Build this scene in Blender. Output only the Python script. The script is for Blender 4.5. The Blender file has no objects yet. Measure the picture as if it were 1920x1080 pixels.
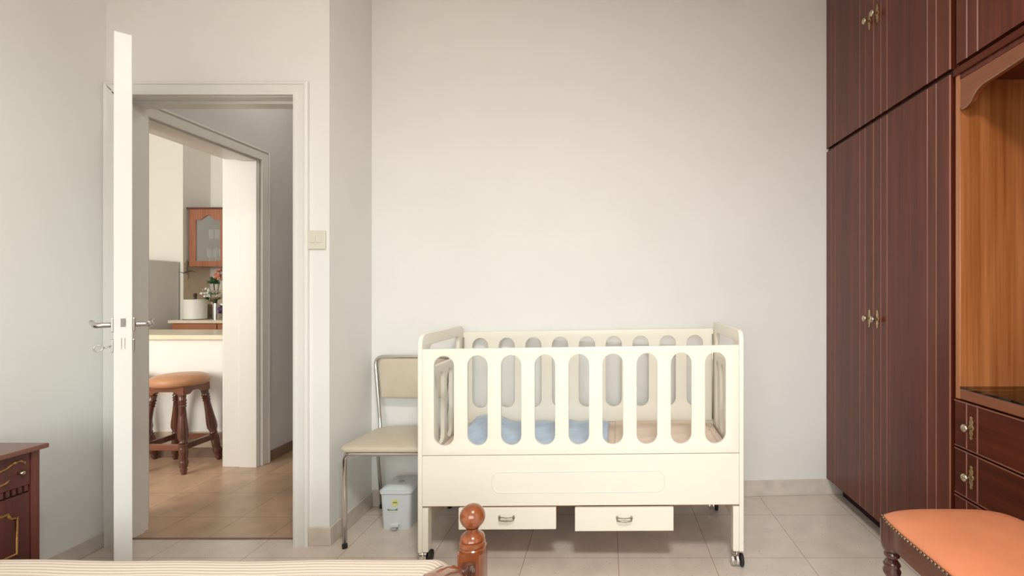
import bpy, math, random
from mathutils import Vector, Matrix
random.seed(7)
sc = bpy.context.scene
PI = math.pi
F = 900.0            # focal length in pixels of the 1920 wide frame
K = F / 1000.0
H = 1.15
# ------------------------------------------------------------------ camera
cd = bpy.data.cameras.new('camera'); cam = bpy.data.objects.new('camera', cd)
sc.collection.objects.link(cam); sc.camera = cam
cam.location = (0, 0, H); cam.rotation_euler = (PI/2, 0, 0)
cd.sensor_width = 36; cd.lens = 36 * F / 1920
cd.shift_x = -177 / 1920; cd.shift_y = 6 / 1920
cd.clip_start = 0.03
# ------------------------------------------------------------------ world: overcast sky above, darker street and gardens below
w = bpy.data.worlds.new('world'); sc.world = w; w.use_nodes = True
nt = w.node_tree; nt.nodes.clear()
def wn(t): return nt.nodes.new(t)
tc = wn('ShaderNodeTexCoord'); sx = wn('ShaderNodeSeparateXYZ'); rmp = wn('ShaderNodeValToRGB'); bg = wn('ShaderNodeBackground'); wo = wn('ShaderNodeOutputWorld')
mr = wn('ShaderNodeMapRange'); mr.inputs[1].default_value = -0.25; mr.inputs[2].default_value = 0.25
nt.links.new(tc.outputs['Generated'], sx.inputs[0]); nt.links.new(sx.outputs[2], mr.inputs[0]); nt.links.new(mr.outputs[0], rmp.inputs[0])
rmp.color_ramp.elements[0].color = (0.36, 0.31, 0.28, 1); rmp.color_ramp.elements[0].position = 0.40
rmp.color_ramp.elements[1].color = (0.93, 0.985, 0.99, 1); rmp.color_ramp.elements[1].position = 0.56
nt.links.new(rmp.outputs[0], bg.inputs[0]); bg.inputs[1].default_value = 8.3
nt.links.new(bg.outputs[0], wo.inputs[0])
sc.view_settings.view_transform = 'Standard'; sc.view_settings.look = 'None'
sc.view_settings.gamma = 1.0; sc.view_settings.use_curve_mapping = False
sc.view_settings.exposure = -0.14
# ------------------------------------------------------------------ lamps: daylight through the windows, plus added ceiling fill lights
def area(name, loc, rot, sx_, sy_, power, col, portal=False):
    l = bpy.data.lights.new(name, 'AREA'); l.shape = 'RECTANGLE'; l.size = sx_; l.size_y = sy_; l.energy = power; l.color = col
    if portal: l.cycles.is_portal = True
    o = bpy.data.objects.new(name, l); sc.collection.objects.link(o); o.location = loc; o.rotation_euler = rot
    return o
REAR = -1.9
WX0, WX1, WZ0, WZ1 = -1.50, 1.10, 0.75, 2.25
area('window_portal', ((WX0+WX1)/2, REAR-0.08, (WZ0+WZ1)/2), (PI/2, 0, PI), WX1-WX0, WZ1-WZ0, 1, (1, 1, 1), True)
area('kitchen_daylight', (-3.9, 0.5, 1.6), (PI/2, 0, PI), 2.0, 1.6, 88, (1.0, 0.98, 0.93))
for n_ in ('window_portal', 'kitchen_daylight'):
    o_ = bpy.data.objects[n_]
    o_.rotation_euler = (PI/2, 0, 0)

cl_ = bpy.data.lights.new('ceiling_fill_light', 'AREA'); cl_.shape = 'DISK'; cl_.size = 0.5; cl_.energy = 58; cl_.color = (1.0, 0.975, 0.945)  # added fill light that lifts the whole bedroom, source unseen
clo = bpy.data.objects.new('ceiling_fill_light', cl_); sc.collection.objects.link(clo); clo.location = (0.15, 0.0, 2.86)
hl_ = bpy.data.lights.new('hall_fill_light', 'AREA'); hl_.shape = 'DISK'; hl_.size = 0.4; hl_.energy = 5.2; hl_.color = (1.0, 0.93, 0.85)  # added fill to brighten the dim hall, no lamp seen there
hlo = bpy.data.objects.new('hall_fill_light', hl_); sc.collection.objects.link(hlo); hlo.location = (-1.75, 3.1, 2.84)
# ------------------------------------------------------------------ helpers
C = sc.collection
def mesh_obj(name, verts, faces, mat, parent=None, smooth=False, bevel=0, bseg=2):
    me = bpy.data.meshes.new(name); me.from_pydata([tuple(v) for v in verts], [], faces); me.update()
    return fin(name, me, mat, parent, smooth, bevel, bseg)
def fin(name, me, mat, parent=None, smooth=False, bevel=0, bseg=2):
    o = bpy.data.objects.new(name, me); C.objects.link(o)
    for m in (mat if isinstance(mat, (list, tuple)) else [mat]): me.materials.append(m)
    if smooth:
        me.polygons.foreach_set('use_smooth', [True]*len(me.polygons))
    if bevel:
        b = o.modifiers.new('bevel', 'BEVEL'); b.width = bevel; b.segments = bseg; b.limit_method = 'ANGLE'; b.angle_limit = math.radians(50)
        b.harden_normals = False
    if parent is not None:
        o.parent = parent
    return o
class MB:
    def __init__(s): s.v = []; s.f = []; s.m = []; s.mi = 0
    def add(s, v, f):
        n = len(s.v); s.v += [Vector(a) for a in v]; s.f += [tuple(i+n for i in q) for q in f]; s.m += [s.mi]*len(f); return s
    def box(s, x0, x1, y0, y1, z0, z1):
        return s.add([(x0,y0,z0),(x1,y0,z0),(x1,y1,z0),(x0,y1,z0),(x0,y0,z1),(x1,y0,z1),(x1,y1,z1),(x0,y1,z1)],
                     [(0,3,2,1),(4,5,6,7),(0,1,5,4),(1,2,6,5),(2,3,7,6),(3,0,4,7)])
    def prism(s, pts, a0, a1, plane='xy'):
        n = len(pts)
        def mk(p, a):
            if plane == 'xy': return (p[0], p[1], a)
            if plane == 'yz': return (a, p[0], p[1])
            return (p[0], a, p[1])
        v = [mk(p, a0) for p in pts] + [mk(p, a1) for p in pts]
        f = [tuple(range(n))[::-1], tuple(range(n, 2*n))] + [(i, (i+1) % n, n+(i+1) % n, n+i) for i in range(n)]
        return s.add(v, f)
    def lathe(s, prof, M=None, seg=32):
        M = M or Matrix()
        v = []; f = []; n = len(prof)
        for i in range(seg):
            a = 2*PI*i/seg
            for r, z in prof: v.append(M @ Vector((r*math.cos(a), r*math.sin(a), z)))
        for i in range(seg):
            j = (i+1) % seg
            for k in range(n-1): f.append((i*n+k, j*n+k, j*n+k+1, i*n+k+1))
        f.append(tuple(i*n for i in range(seg))[::-1]); f.append(tuple(i*n+n-1 for i in range(seg)))
        return s.add(v, f)
    def tube(s, pts, r, seg=12, closed=False):
        pts = [Vector(p) for p in pts]; n = len(pts); v = []; f = []
        up = None
        for i, p in enumerate(pts):
            a = pts[(i-1) % n] if (closed or i > 0) else p; b = pts[(i+1) % n] if (closed or i < n-1) else p
            t = (b-a).normalized()
            if up is None:
                up = t.orthogonal().normalized()
            else:
                up = (up - t*up.dot(t)).normalized()
            q = t.cross(up); rr = r[i] if isinstance(r, (list, tuple)) else r
            for k in range(seg):
                an = 2*PI*k/seg; v.append(p + up*math.cos(an)*rr + q*math.sin(an)*rr)
        m = n if closed else n-1
        for i in range(m):
            j = (i+1) % n
            for k in range(seg):
                l = (k+1) % seg; f.append((i*seg+k, i*seg+l, j*seg+l, j*seg+k))
        if not closed:
            f.append(tuple(range(seg))[::-1]); f.append(tuple((n-1)*seg+k for k in range(seg)))
        return s.add(v, f)
    def sphere(s, c, r, sc3=(1,1,1), seg=20, rings=12):
        M = Matrix.Translation(c) @ Matrix.Diagonal((sc3[0], sc3[1], sc3[2], 1))
        return s.lathe([(max(1e-4, r*math.sin(PI*i/rings)), -r*math.cos(PI*i/rings)) for i in range(rings+1)], M, seg)
    def xf(s, M): s.v = [M @ a for a in s.v]; return s
    def ob(s, name, mat, parent=None, smooth=False, bevel=0, bseg=2):
        o = mesh_obj(name, s.v, s.f, mat, parent, smooth, bevel, bseg)
        if any(s.m): o.data.polygons.foreach_set('material_index', s.m)
        return o
def auto_smooth(o, ang=35):
    me = o.data
    me.polygons.foreach_set('use_smooth', [True]*len(me.polygons))
    import bmesh
    bm = bmesh.new(); bm.from_mesh(me)
    for e in bm.edges:
        if len(e.link_faces) == 2 and e.calc_face_angle(0) > math.radians(ang): e.smooth = False
    bm.to_mesh(me); bm.free(); return o
def arc(cx, cy, r, a0, a1, n=8): return [(cx+r*math.cos(a0+(a1-a0)*i/n), cy+r*math.sin(a0+(a1-a0)*i/n)) for i in range(n+1)]
def rrect(x0, x1, y0, y1, r, n=8):
    return (arc(x1-r, y0+r, r, -PI/2, 0, n) + arc(x1-r, y1-r, r, 0, PI/2, n) + arc(x0+r, y1-r, r, PI/2, PI, n) + arc(x0+r, y0+r, r, PI, 1.5*PI, n))
def sheet(outer, holes, th, fn, bev=0.0):
    """flat board with holes: 2D filled curve with thickness th; fn maps (a, b, depth) to a point"""
    cu = bpy.data.curves.new('tmp', 'CURVE'); cu.dimensions = '2D'; cu.fill_mode = 'BOTH'; cu.extrude = th/2 - bev; cu.bevel_depth = bev; cu.bevel_resolution = 2
    cu.offset = -bev
    for ring in [outer] + holes:
        sp = cu.splines.new('POLY'); sp.points.add(len(ring)-1); sp.use_cyclic_u = True
        for i, p in enumerate(ring): sp.points[i].co = (p[0], p[1], 0, 1)
    t = bpy.data.objects.new('tmp', cu); C.objects.link(t)
    dg = bpy.context.evaluated_depsgraph_get(); me = bpy.data.meshes.new_from_object(t.evaluated_get(dg))
    bpy.data.objects.remove(t); bpy.data.curves.remove(cu)
    for v in me.vertices: v.co = fn(v.co.x, v.co.y, v.co.z + th/2)
    me.materials.clear()
    import bmesh
    bm = bmesh.new(); bm.from_mesh(me); bmesh.ops.remove_doubles(bm, verts=bm.verts, dist=1e-5); bmesh.ops.recalc_face_normals(bm, faces=bm.faces); bm.to_mesh(me); bm.free()
    return me
def thing(name, label, cat, loc=(0,0,0), rotz=0, group=None):
    o = bpy.data.objects.new(name, None); C.objects.link(o); o.empty_display_size = 0.05
    o.location = loc; o.rotation_euler = (0,0,rotz); o['label'] = label; o['category'] = cat
    if group: o['group'] = group
    return o
def tag(o, label, cat, group=None):
    o['label'] = label; o['category'] = cat
    if group: o['group'] = group
    return o
def st(o, label=None):
    o['kind'] = 'structure'
    if label: o['label'] = label
    return o
def offset_children(root):
    """part meshes were written in world coordinates: make them local to the root"""
    Mi = Matrix.Translation(root.location) @ root.rotation_euler.to_matrix().to_4x4(); Mi.invert()
    done = set()
    def rec(o):
        for c in o.children:
            if c.type == 'MESH' and c.data.name not in done:
                done.add(c.data.name); c.data.transform(Mi)
            rec(c)
    rec(root)

# ------------------------------------------------------------------ materials
def mat(name, col, rough=0.5, metal=0, coat=0, spec=0.5, trans=0, ior=1.45, noise=None, bump=0, sheen=0):
    m = bpy.data.materials.new(name); m.use_nodes = True; t = m.node_tree; b = t.nodes['Principled BSDF']
    b.inputs['Base Color'].default_value = (*col, 1); b.inputs['Roughness'].default_value = rough; b.inputs['Metallic'].default_value = metal
    b.inputs['Coat Weight'].default_value = coat; b.inputs['Coat Roughness'].default_value = 0.12
    b.inputs['Specular IOR Level'].default_value = spec; b.inputs['Transmission Weight'].default_value = trans; b.inputs['IOR'].default_value = ior
    b.inputs['Sheen Weight'].default_value = sheen
    if noise or bump:
        c = t.nodes.new('ShaderNodeTexCoord'); n = t.nodes.new('ShaderNodeTexNoise'); n.inputs['Scale'].default_value = noise[0] if noise else 60
        n.inputs['Detail'].default_value = 4
        t.links.new(c.outputs['Object'], n.inputs['Vector'])
        if noise:
            r = t.nodes.new('ShaderNodeValToRGB'); a = noise[1]
            r.color_ramp.elements[0].position = 0.35; r.color_ramp.elements[1].position = 0.65
            r.color_ramp.elements[0].color = (*[x*(1-a) for x in col], 1); r.color_ramp.elements[1].color = (*[min(1, x*(1+a)) for x in col], 1)
            t.links.new(n.outputs['Fac'], r.inputs[0]); t.links.new(r.outputs[0], b.inputs['Base Color'])
        if bump:
            bp = t.nodes.new('ShaderNodeBump'); bp.inputs['Strength'].default_value = bump; bp.inputs['Distance'].default_value = 0.002
            t.links.new(n.outputs['Fac'], bp.inputs['Height']); t.links.new(bp.outputs[0], b.inputs['Normal'])
    return m
def wood(name, c1, c2, grain='z', rough=0.25, coat=0.4, scale=1.0, spec=0.5, fine=1.0):
    m = bpy.data.materials.new(name); m.use_nodes = True; t = m.node_tree; b = t.nodes['Principled BSDF']
    c = t.nodes.new('ShaderNodeTexCoord'); mp = t.nodes.new('ShaderNodeMapping'); n = t.nodes.new('ShaderNodeTexNoise'); n2 = t.nodes.new('ShaderNodeTexNoise')
    s = [22*scale*fine]*3; s['xyz'.index(grain)] = 0.9*scale
    mp.inputs['Scale'].default_value = s
    mp2 = t.nodes.new('ShaderNodeMapping'); s2 = [90*scale*fine]*3; s2['xyz'.index(grain)] = 2.2*scale; mp2.inputs['Scale'].default_value = s2
    n.inputs['Scale'].default_value = 1; n.inputs['Detail'].default_value = 3; n.inputs['Distortion'].default_value = 0.3
    n2.inputs['Scale'].default_value = 1; n2.inputs['Detail'].default_value = 3
    mx = t.nodes.new('ShaderNodeMath'); mx.operation = 'MULTIPLY_ADD'; mx.inputs[1].default_value = 0.45
    md = t.nodes.new('ShaderNodeMath'); md.operation = 'MULTIPLY'; md.inputs[1].default_value = 0.55
    r = t.nodes.new('ShaderNodeValToRGB'); r.color_ramp.elements[0].position = 0.36; r.color_ramp.elements[1].position = 0.66
    r.color_ramp.elements[0].color = (*c1, 1); r.color_ramp.elements[1].color = (*c2, 1)
    L = t.links.new
    L(c.outputs['Object'], mp.inputs[0]); L(c.outputs['Object'], mp2.inputs[0]); L(mp.outputs[0], n.inputs[0]); L(mp2.outputs[0], n2.inputs[0])
    L(n.outputs['Fac'], md.inputs[0]); L(n2.outputs['Fac'], mx.inputs[0]); L(md.outputs[0], mx.inputs[2]); L(mx.outputs[0], r.inputs[0]); L(r.outputs[0], b.inputs['Base Color'])
    b.inputs['Roughness'].default_value = rough; b.inputs['Coat Weight'].default_value = coat; b.inputs['Coat Roughness'].default_value = 0.15; b.inputs['Specular IOR Level'].default_value = spec
    return m
def tiles(name, col, joint, x0, y0, sx_, sy_, wd, rough, nscale, amt, var=0.0, speck=None):
    m = bpy.data.materials.new(name); m.use_nodes = True; t = m.node_tree; b = t.nodes['Principled BSDF']; L = t.links.new
    c = t.nodes.new('ShaderNodeTexCoord'); s = t.nodes.new('ShaderNodeSeparateXYZ'); L(c.outputs['Object'], s.inputs[0])
    def M(op, a, bb=None):
        n = t.nodes.new('ShaderNodeMath'); n.operation = op
        for i, q in enumerate((a, bb)):
            if q is None: continue
            if isinstance(q, (int, float)): n.inputs[i].default_value = q
            else: L(q, n.inputs[i])
        return n.outputs[0]
    def line(o, p0, sp):
        u = M('DIVIDE', M('SUBTRACT', o, p0), sp)
        cell = M('FLOOR', M('ADD', u, 0.0)); fr = M('ABSOLUTE', M('SUBTRACT', M('FRACT', M('ADD', u, 0.5)), 0.5))
        return M('LESS_THAN', fr, wd/sp/2), cell
    lx, cx = line(s.outputs[0], x0, sx_); ly, cy = line(s.outputs[1], y0, sy_)
    ln = M('MAXIMUM', lx, ly)
    n = t.nodes.new('ShaderNodeTexNoise'); n.inputs['Scale'].default_value = nscale; n.inputs['Detail'].default_value = 6; L(c.outputs['Object'], n.inputs[0])
    r = t.nodes.new('ShaderNodeValToRGB'); r.color_ramp.elements[0].position = 0.3; r.color_ramp.elements[1].position = 0.7
    r.color_ramp.elements[0].color = (*[x*(1-amt) for x in col], 1); r.color_ramp.elements[1].color = (*[min(1, x*(1+amt)) for x in col], 1)
    L(n.outputs['Fac'], r.inputs[0]); out = r.outputs[0]
    if var:
        wnz = t.nodes.new('ShaderNodeTexWhiteNoise'); wnz.noise_dimensions = '2D'; cb = t.nodes.new('ShaderNodeCombineXYZ'); L(cx, cb.inputs[0]); L(cy, cb.inputs[1]); L(cb.outputs[0], wnz.inputs[0])
        hs = t.nodes.new('ShaderNodeHueSaturation'); L(out, hs.inputs['Color']); L(M('ADD', M('MULTIPLY', wnz.outputs[0], 2*var), 1-var), hs.inputs['Value']); out = hs.outputs[0]
    if speck:
        v = t.nodes.new('ShaderNodeTexVoronoi'); v.inputs['Scale'].default_value = speck[0]; L(c.outputs['Object'], v.inputs[0])
        sm = t.nodes.new('ShaderNodeMix'); sm.data_type = 'RGBA'; L(M('LESS_THAN', v.outputs['Distance'], speck[1]), sm.inputs[0]); L(out, sm.inputs[6]); sm.inputs[7].default_value = (*speck[2], 1); out = sm.outputs[2]
    mix = t.nodes.new('ShaderNodeMix'); mix.data_type = 'RGBA'; L(ln, mix.inputs[0]); L(out, mix.inputs[6]); mix.inputs[7].default_value = (*joint, 1)
    L(mix.outputs[2], b.inputs['Base Color']); b.inputs['Roughness'].default_value = rough; b.inputs['Coat Weight'].default_value = 0.0
    return m

M_wall = mat('wall_paint', (0.865, 0.855, 0.82), 0.75, noise=(3, 0.012), bump=0.06)
M_ceil = mat('ceiling_paint', (0.88, 0.87, 0.84), 0.85, noise=(4, 0.01))
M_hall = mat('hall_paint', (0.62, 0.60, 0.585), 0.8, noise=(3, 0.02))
M_kit = mat('kitchen_paint', (0.90, 0.88, 0.81), 0.75, noise=(3, 0.01))
M_frame = mat('gloss_white_paint', (0.84, 0.83, 0.78), 0.35, noise=(5, 0.01))
M_doorp = mat('door_paint', (0.82, 0.82, 0.775), 0.35, noise=(5, 0.01))
M_floor = tiles('beige_terrazzo', (0.72, 0.635, 0.545), (0.42, 0.24, 0.19), 0.0511, 2.07, 0.403, 0.398, 0.0025, 0.22, 9, 0.07, 0.02, (55, 0.10, (0.36, 0.30, 0.25)))
M_base = mat('beige_skirting_tile', (0.68, 0.61, 0.53), 0.35, noise=(14, 0.08))
M_terra = tiles('terracotta_tile', (0.50, 0.33, 0.215), (0.27, 0.18, 0.12), -1.857, 2.443, 0.28, 0.2925, 0.004, 0.30, 8, 0.16, 0.10)
M_tbase = mat('brown_skirting_tile', (0.22, 0.14, 0.10), 0.4, noise=(14, 0.12))
M_crib = mat('cream_lacquer', (0.92, 0.875, 0.755), 0.32, noise=(3, 0.008))
M_ply = mat('orange_plywood', (0.55, 0.27, 0.12), 0.6, noise=(12, 0.1))
M_chrome = mat('chrome', (0.72, 0.71, 0.69), 0.14, 1)
M_nickel = mat('brushed_nickel', (0.62, 0.60, 0.57), 0.28, 1)
M_black = mat('black_rubber', (0.02, 0.02, 0.02), 0.5, noise=(40, 0.1))
M_pewter = mat('pewter', (0.33, 0.31, 0.24), 0.35, 0.8, noise=(90, 0.25))
M_brass = mat('antique_brass', (0.50, 0.36, 0.19), 0.30, 0.9, noise=(80, 0.2))
M_knob = mat('brass_knob_silver', (0.55, 0.48, 0.36), 0.22, 1)
M_vinyl = mat('beige_vinyl', (0.62, 0.54, 0.42), 0.36, noise=(18, 0.03), bump=0.1)
M_bin = mat('pale_blue_plastic', (0.74, 0.79, 0.82), 0.38, noise=(5, 0.01))
M_bin2 = mat('bin_grey_plastic', (0.45, 0.45, 0.46), 0.45, noise=(5, 0.02))
M_yel = mat('yellow_sticker', (0.78, 0.80, 0.25), 0.5, noise=(200, 0.1))
M_grn = mat('green_print', (0.14, 0.24, 0.17), 0.5, noise=(300, 0.4))
M_stk = mat('pale_sticker', (0.70, 0.78, 0.70), 0.5, noise=(300, 0.08))
M_blue = mat('blue_fleece', (0.52, 0.66, 0.84), 0.9, noise=(14, 0.08), bump=0.4, sheen=0.3)
M_peach = mat('peach_sheet', (0.88, 0.72, 0.60), 0.9, noise=(8, 0.05), bump=0.3)
M_ward = wood('mahogany_veneer', (0.066, 0.012, 0.006), (0.140, 0.030, 0.014), 'z', 0.30, 0.12, 1.0, 0.45)
M_groove = wood('groove_glint', (0.20, 0.075, 0.045), (0.30, 0.12, 0.08), 'z', 0.5, 0.0)  # paler tone paints the glint on the groove edges into the colour
M_wardh = wood('mahogany_veneer_across', (0.055, 0.009, 0.003), (0.105, 0.020, 0.007), 'y', 0.30, 0.03, 1.0, 0.25)
for q_ in (M_ward, M_wardh): q_.node_tree.nodes['Principled BSDF'].inputs['Specular Tint'].default_value = (1.0, 0.66, 0.6, 1)
M_niche = wood('honey_mahogany', (0.27, 0.080, 0.020), (0.50, 0.19, 0.065), 'z', 0.28, 0.5, 0.85)
M_nichef = wood('honey_mahogany_edge', (0.22, 0.07, 0.015), (0.30, 0.10, 0.025), 'z', 0.30, 0.35)
M_val = wood('valance_wood', (0.19, 0.052, 0.016), (0.27, 0.08, 0.026), 'y', 0.30, 0.35)
M_dark = mat('gap_shade', (0.02, 0.006, 0.004), 0.7, noise=(20, 0.1))  # near-black puts the shade of the gaps into the colour
M_night = wood('nightstand_wood', (0.085, 0.022, 0.018), (0.14, 0.04, 0.03), 'z', 0.35, 0.2)
M_nightt = wood('nightstand_top', (0.16, 0.06, 0.045), (0.22, 0.085, 0.06), 'y', 0.35, 0.3)
M_gold = mat('gold_moulding', (0.36, 0.18, 0.055), 0.4, 0.3, noise=(150, 0.3))
M_post = wood('bed_mahogany', (0.20, 0.050, 0.014), (0.33, 0.095, 0.030), 'z', 0.16, 0.6)
M_bedd = wood('bed_mahogany_dark', (0.07, 0.020, 0.010), (0.16, 0.045, 0.022), 'y', 0.2, 0.5)
M_leath = mat('tan_orange_leather', (0.70, 0.25, 0.12), 0.48, noise=(6, 0.06), bump=0.05)
M_bench = wood('bench_wood', (0.10, 0.028, 0.014), (0.17, 0.05, 0.025), 'y', 0.22, 0.5)
M_bleg = wood('bench_leg_wood', (0.055, 0.016, 0.014), (0.10, 0.03, 0.024), 'z', 0.15, 0.6)
M_nail = mat('antique_nail', (0.25, 0.19, 0.13), 0.35, 0.9, noise=(80, 0.2))
M_stool = wood('stool_wood', (0.075, 0.022, 0.014), (0.13, 0.04, 0.024), 'z', 0.22, 0.5)
M_stoolr = wood('stool_apron_wood', (0.15, 0.05, 0.025), (0.21, 0.07, 0.035), 'x', 0.3, 0.4)
M_tan = mat('tan_leather', (0.50, 0.25, 0.13), 0.35, noise=(8, 0.05))
M_worktop = mat('cream_marble', (0.74, 0.66, 0.50), 0.3, noise=(10, 0.05))
M_fridge = mat('grey_fridge', (0.80, 0.78, 0.73), 0.4, noise=(4, 0.01))
M_kwood = wood('kitchen_wood', (0.30, 0.10, 0.04), (0.42, 0.16, 0.075), 'x', 0.35, 0.2)
M_kwoodz = wood('kitchen_wood_upright', (0.30, 0.10, 0.045), (0.42, 0.165, 0.085), 'z', 0.35, 0.2)
M_splash = tiles('splashback_tile', (0.62, 0.52, 0.40), (0.50, 0.42, 0.33), 0, 0, 0.2, 50, 0.003, 0.3, 10, 0.04)
M_canist = mat('cream_canister', (0.84, 0.82, 0.74), 0.4, noise=(4, 0.01))
M_dknob = mat('dark_wood_knob', (0.07, 0.035, 0.025), 0.35, noise=(30, 0.2))
M_leaf = mat('leaf_green', (0.035, 0.10, 0.03), 0.5, noise=(40, 0.3))
M_leaf2 = mat('leaf_pale', (0.16, 0.24, 0.13), 0.5, noise=(40, 0.3))
M_white = mat('petal_white', (0.82, 0.84, 0.80), 0.6, noise=(30, 0.05))
M_red = mat('petal_red', (0.75, 0.22, 0.12), 0.6, noise=(30, 0.2))
M_purp = mat('petal_purple', (0.10, 0.05, 0.14), 0.6, noise=(30, 0.3))
M_dry = mat('dried_grass', (0.42, 0.36, 0.28), 0.8, noise=(40, 0.3))
M_plate = mat('ivory_switch', (0.74, 0.71, 0.60), 0.4, noise=(5, 0.01))
M_glasscup = mat('drinking_glass', (0.95, 0.96, 0.94), 0.08)
M_iron = mat('grey_iron', (0.22, 0.20, 0.17), 0.5, 0.4, noise=(40, 0.2))
M_mosaic = mat('printed_tile', (0.70, 0.66, 0.60), 0.35, noise=(12, 0.05))
def glass(name, col, rough=0.02):
    m = bpy.data.materials.new(name); m.use_nodes = True; b = m.node_tree.nodes['Principled BSDF']
    b.inputs['Base Color'].default_value = (*col, 1); b.inputs['Roughness'].default_value = rough; b.inputs['Transmission Weight'].default_value = 1; b.inputs['IOR'].default_value = 1.3
    return m
def thin_glass(name, tint, rough=0.03, ior=1.5):
    m = bpy.data.materials.new(name); m.use_nodes = True; t = m.node_tree; t.nodes.clear(); L = t.links.new
    tr = t.nodes.new('ShaderNodeBsdfTransparent'); tr.inputs[0].default_value = (*tint, 1)
    gl = t.nodes.new('ShaderNodeBsdfGlossy'); gl.inputs['Roughness'].default_value = rough
    fr = t.nodes.new('ShaderNodeFresnel'); fr.inputs[0].default_value = ior
    mx = t.nodes.new('ShaderNodeMixShader'); out = t.nodes.new('ShaderNodeOutputMaterial')
    L(fr.outputs[0], mx.inputs[0]); L(tr.outputs[0], mx.inputs[1]); L(gl.outputs[0], mx.inputs[2]); L(mx.outputs[0], out.inputs[0]); return m
M_glass = thin_glass('desk_glass', (0.93, 0.97, 0.95))
M_gedge = mat('glass_edge', (0.05, 0.11, 0.09), 0.15, noise=(30, 0.05))
M_kglass = thin_glass('grey_cabinet_glass', (0.86, 0.86, 0.85), 0.12, 1.5)
_t = M_kglass.node_tree; _d = _t.nodes.new('ShaderNodeBsdfDiffuse'); _d.inputs[0].default_value = (0.62, 0.61, 0.58, 1); _m = _t.nodes.new('ShaderNodeMixShader'); _m.inputs[0].default_value = 0.30
_o = [n for n in _t.nodes if n.type == 'OUTPUT_MATERIAL'][0]; _src = _o.inputs[0].links[0].from_socket
_t.links.new(_src, _m.inputs[1]); _t.links.new(_d.outputs[0], _m.inputs[2]); _t.links.new(_m.outputs[0], _o.inputs[0])
def stripes():
    m = bpy.data.materials.new('striped_ticking'); m.use_nodes = True; t = m.node_tree; b = t.nodes['Principled BSDF']; L = t.links.new
    c = t.nodes.new('ShaderNodeTexCoord'); n = t.nodes.new('ShaderNodeTexNoise'); n.inputs['Scale'].default_value = 3
    wv = t.nodes.new('ShaderNodeTexWave'); wv.bands_direction = 'Y'; wv.inputs['Scale'].default_value = 26; wv.inputs['Distortion'].default_value = 1.3; wv.inputs['Detail'].default_value = 2; wv.inputs['Detail Scale'].default_value = 0.4
    L(c.outputs['Object'], wv.inputs[0])
    r = t.nodes.new('ShaderNodeValToRGB'); r.color_ramp.elements[0].color = (0.62, 0.49, 0.40, 1); r.color_ramp.elements[0].position = 0.05
    r.color_ramp.elements[1].color = (0.80, 0.72, 0.60, 1); r.color_ramp.elements[1].position = 0.45
    L(wv.outputs['Fac'], r.inputs[0]); L(r.outputs[0], b.inputs['Base Color']); b.inputs['Roughness'].default_value = 0.9
    bp = t.nodes.new('ShaderNodeBump'); bp.inputs['Strength'].default_value = 0.3; bp.inputs['Distance'].default_value = 0.003; L(wv.outputs['Fac'], bp.inputs['Height']); L(bp.outputs[0], b.inputs['Normal'])
    return m
M_matt = stripes()

# ------------------------------------------------------------------ room shell
YD = 2.42*K; YDB = 2.577*K; YTH = 2.477*K        # entry wall front, back; threshold
XL = -2.27; XJ = -1.257; XR = 1.90
CZ = 2.90; HZ = 2.75
YE = 6.6*K
HX, KX = -2.28, -2.498
def yb(x): return (2.857 + 0.0693*(x+1.257))*K
FY = YTH
st(MB().prism([(XL-0.1, REAR-0.1), (XR+0.1, REAR-0.1), (XR+0.1, yb(XR)+0.1), (XJ-0.05, yb(XJ)+0.1), (XJ-0.05, FY), (XL-0.1, FY)], -0.1, 0).ob('floor', M_floor))
st(MB().box(-6.2, XL-0.101, 0.2, FY, -0.1, 0).box(-6.2, XJ-0.051, FY, YE+0.1, -0.1, 0).ob('floor_hall', M_terra))
st(MB().box(XL-0.1, XR+0.1, REAR-0.1, yb(XR)+0.1, CZ, CZ+0.1).ob('ceiling', M_ceil))
st(MB().box(-6.2, XL-0.1, 0.2, YE+0.1, HZ+0.15, CZ+0.1).box(XL-0.1, XJ, YDB, YE+0.1, HZ+0.15, CZ+0.1).ob('ceiling_hall', M_ceil))
st(MB().box(XL-0.1, XL, REAR-0.1, YD, 0, CZ).ob('wall_left', M_wall))
st(MB().prism([(XJ, yb(XJ)), (XR, yb(XR)), (XR, yb(XR)+0.1), (XJ, yb(XJ)+0.1)], 0, CZ).ob('wall_back', M_wall))
st(MB().box(XR, XR+0.1, REAR-0.1, yb(XR)+0.1, 0, CZ).ob('wall_right', M_wall))
st(MB().box(XL, WX0, REAR-0.1, REAR, 0, CZ).box(WX1, XR, REAR-0.1, REAR, 0, CZ).box(WX0, WX1, REAR-0.1, REAR, 0, WZ0).box(WX0, WX1, REAR-0.1, REAR, WZ1, CZ).ob('wall_rear', M_wall))
JL, JR, JT = -2.214, -1.409, 2.031           # clear opening of the bedroom door
st(MB().box(KX, JL-0.02, YD, YDB, 0, CZ).box(JR+0.02, XJ, YD, YDB, 0, CZ).box(JL-0.02, JR+0.02, YD, YDB, JT+0.02, CZ).ob('wall_entry', M_wall))
st(MB().box(XJ-0.09, XJ, YDB, YE, 0, CZ).ob('wall_jog', M_wall))
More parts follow.
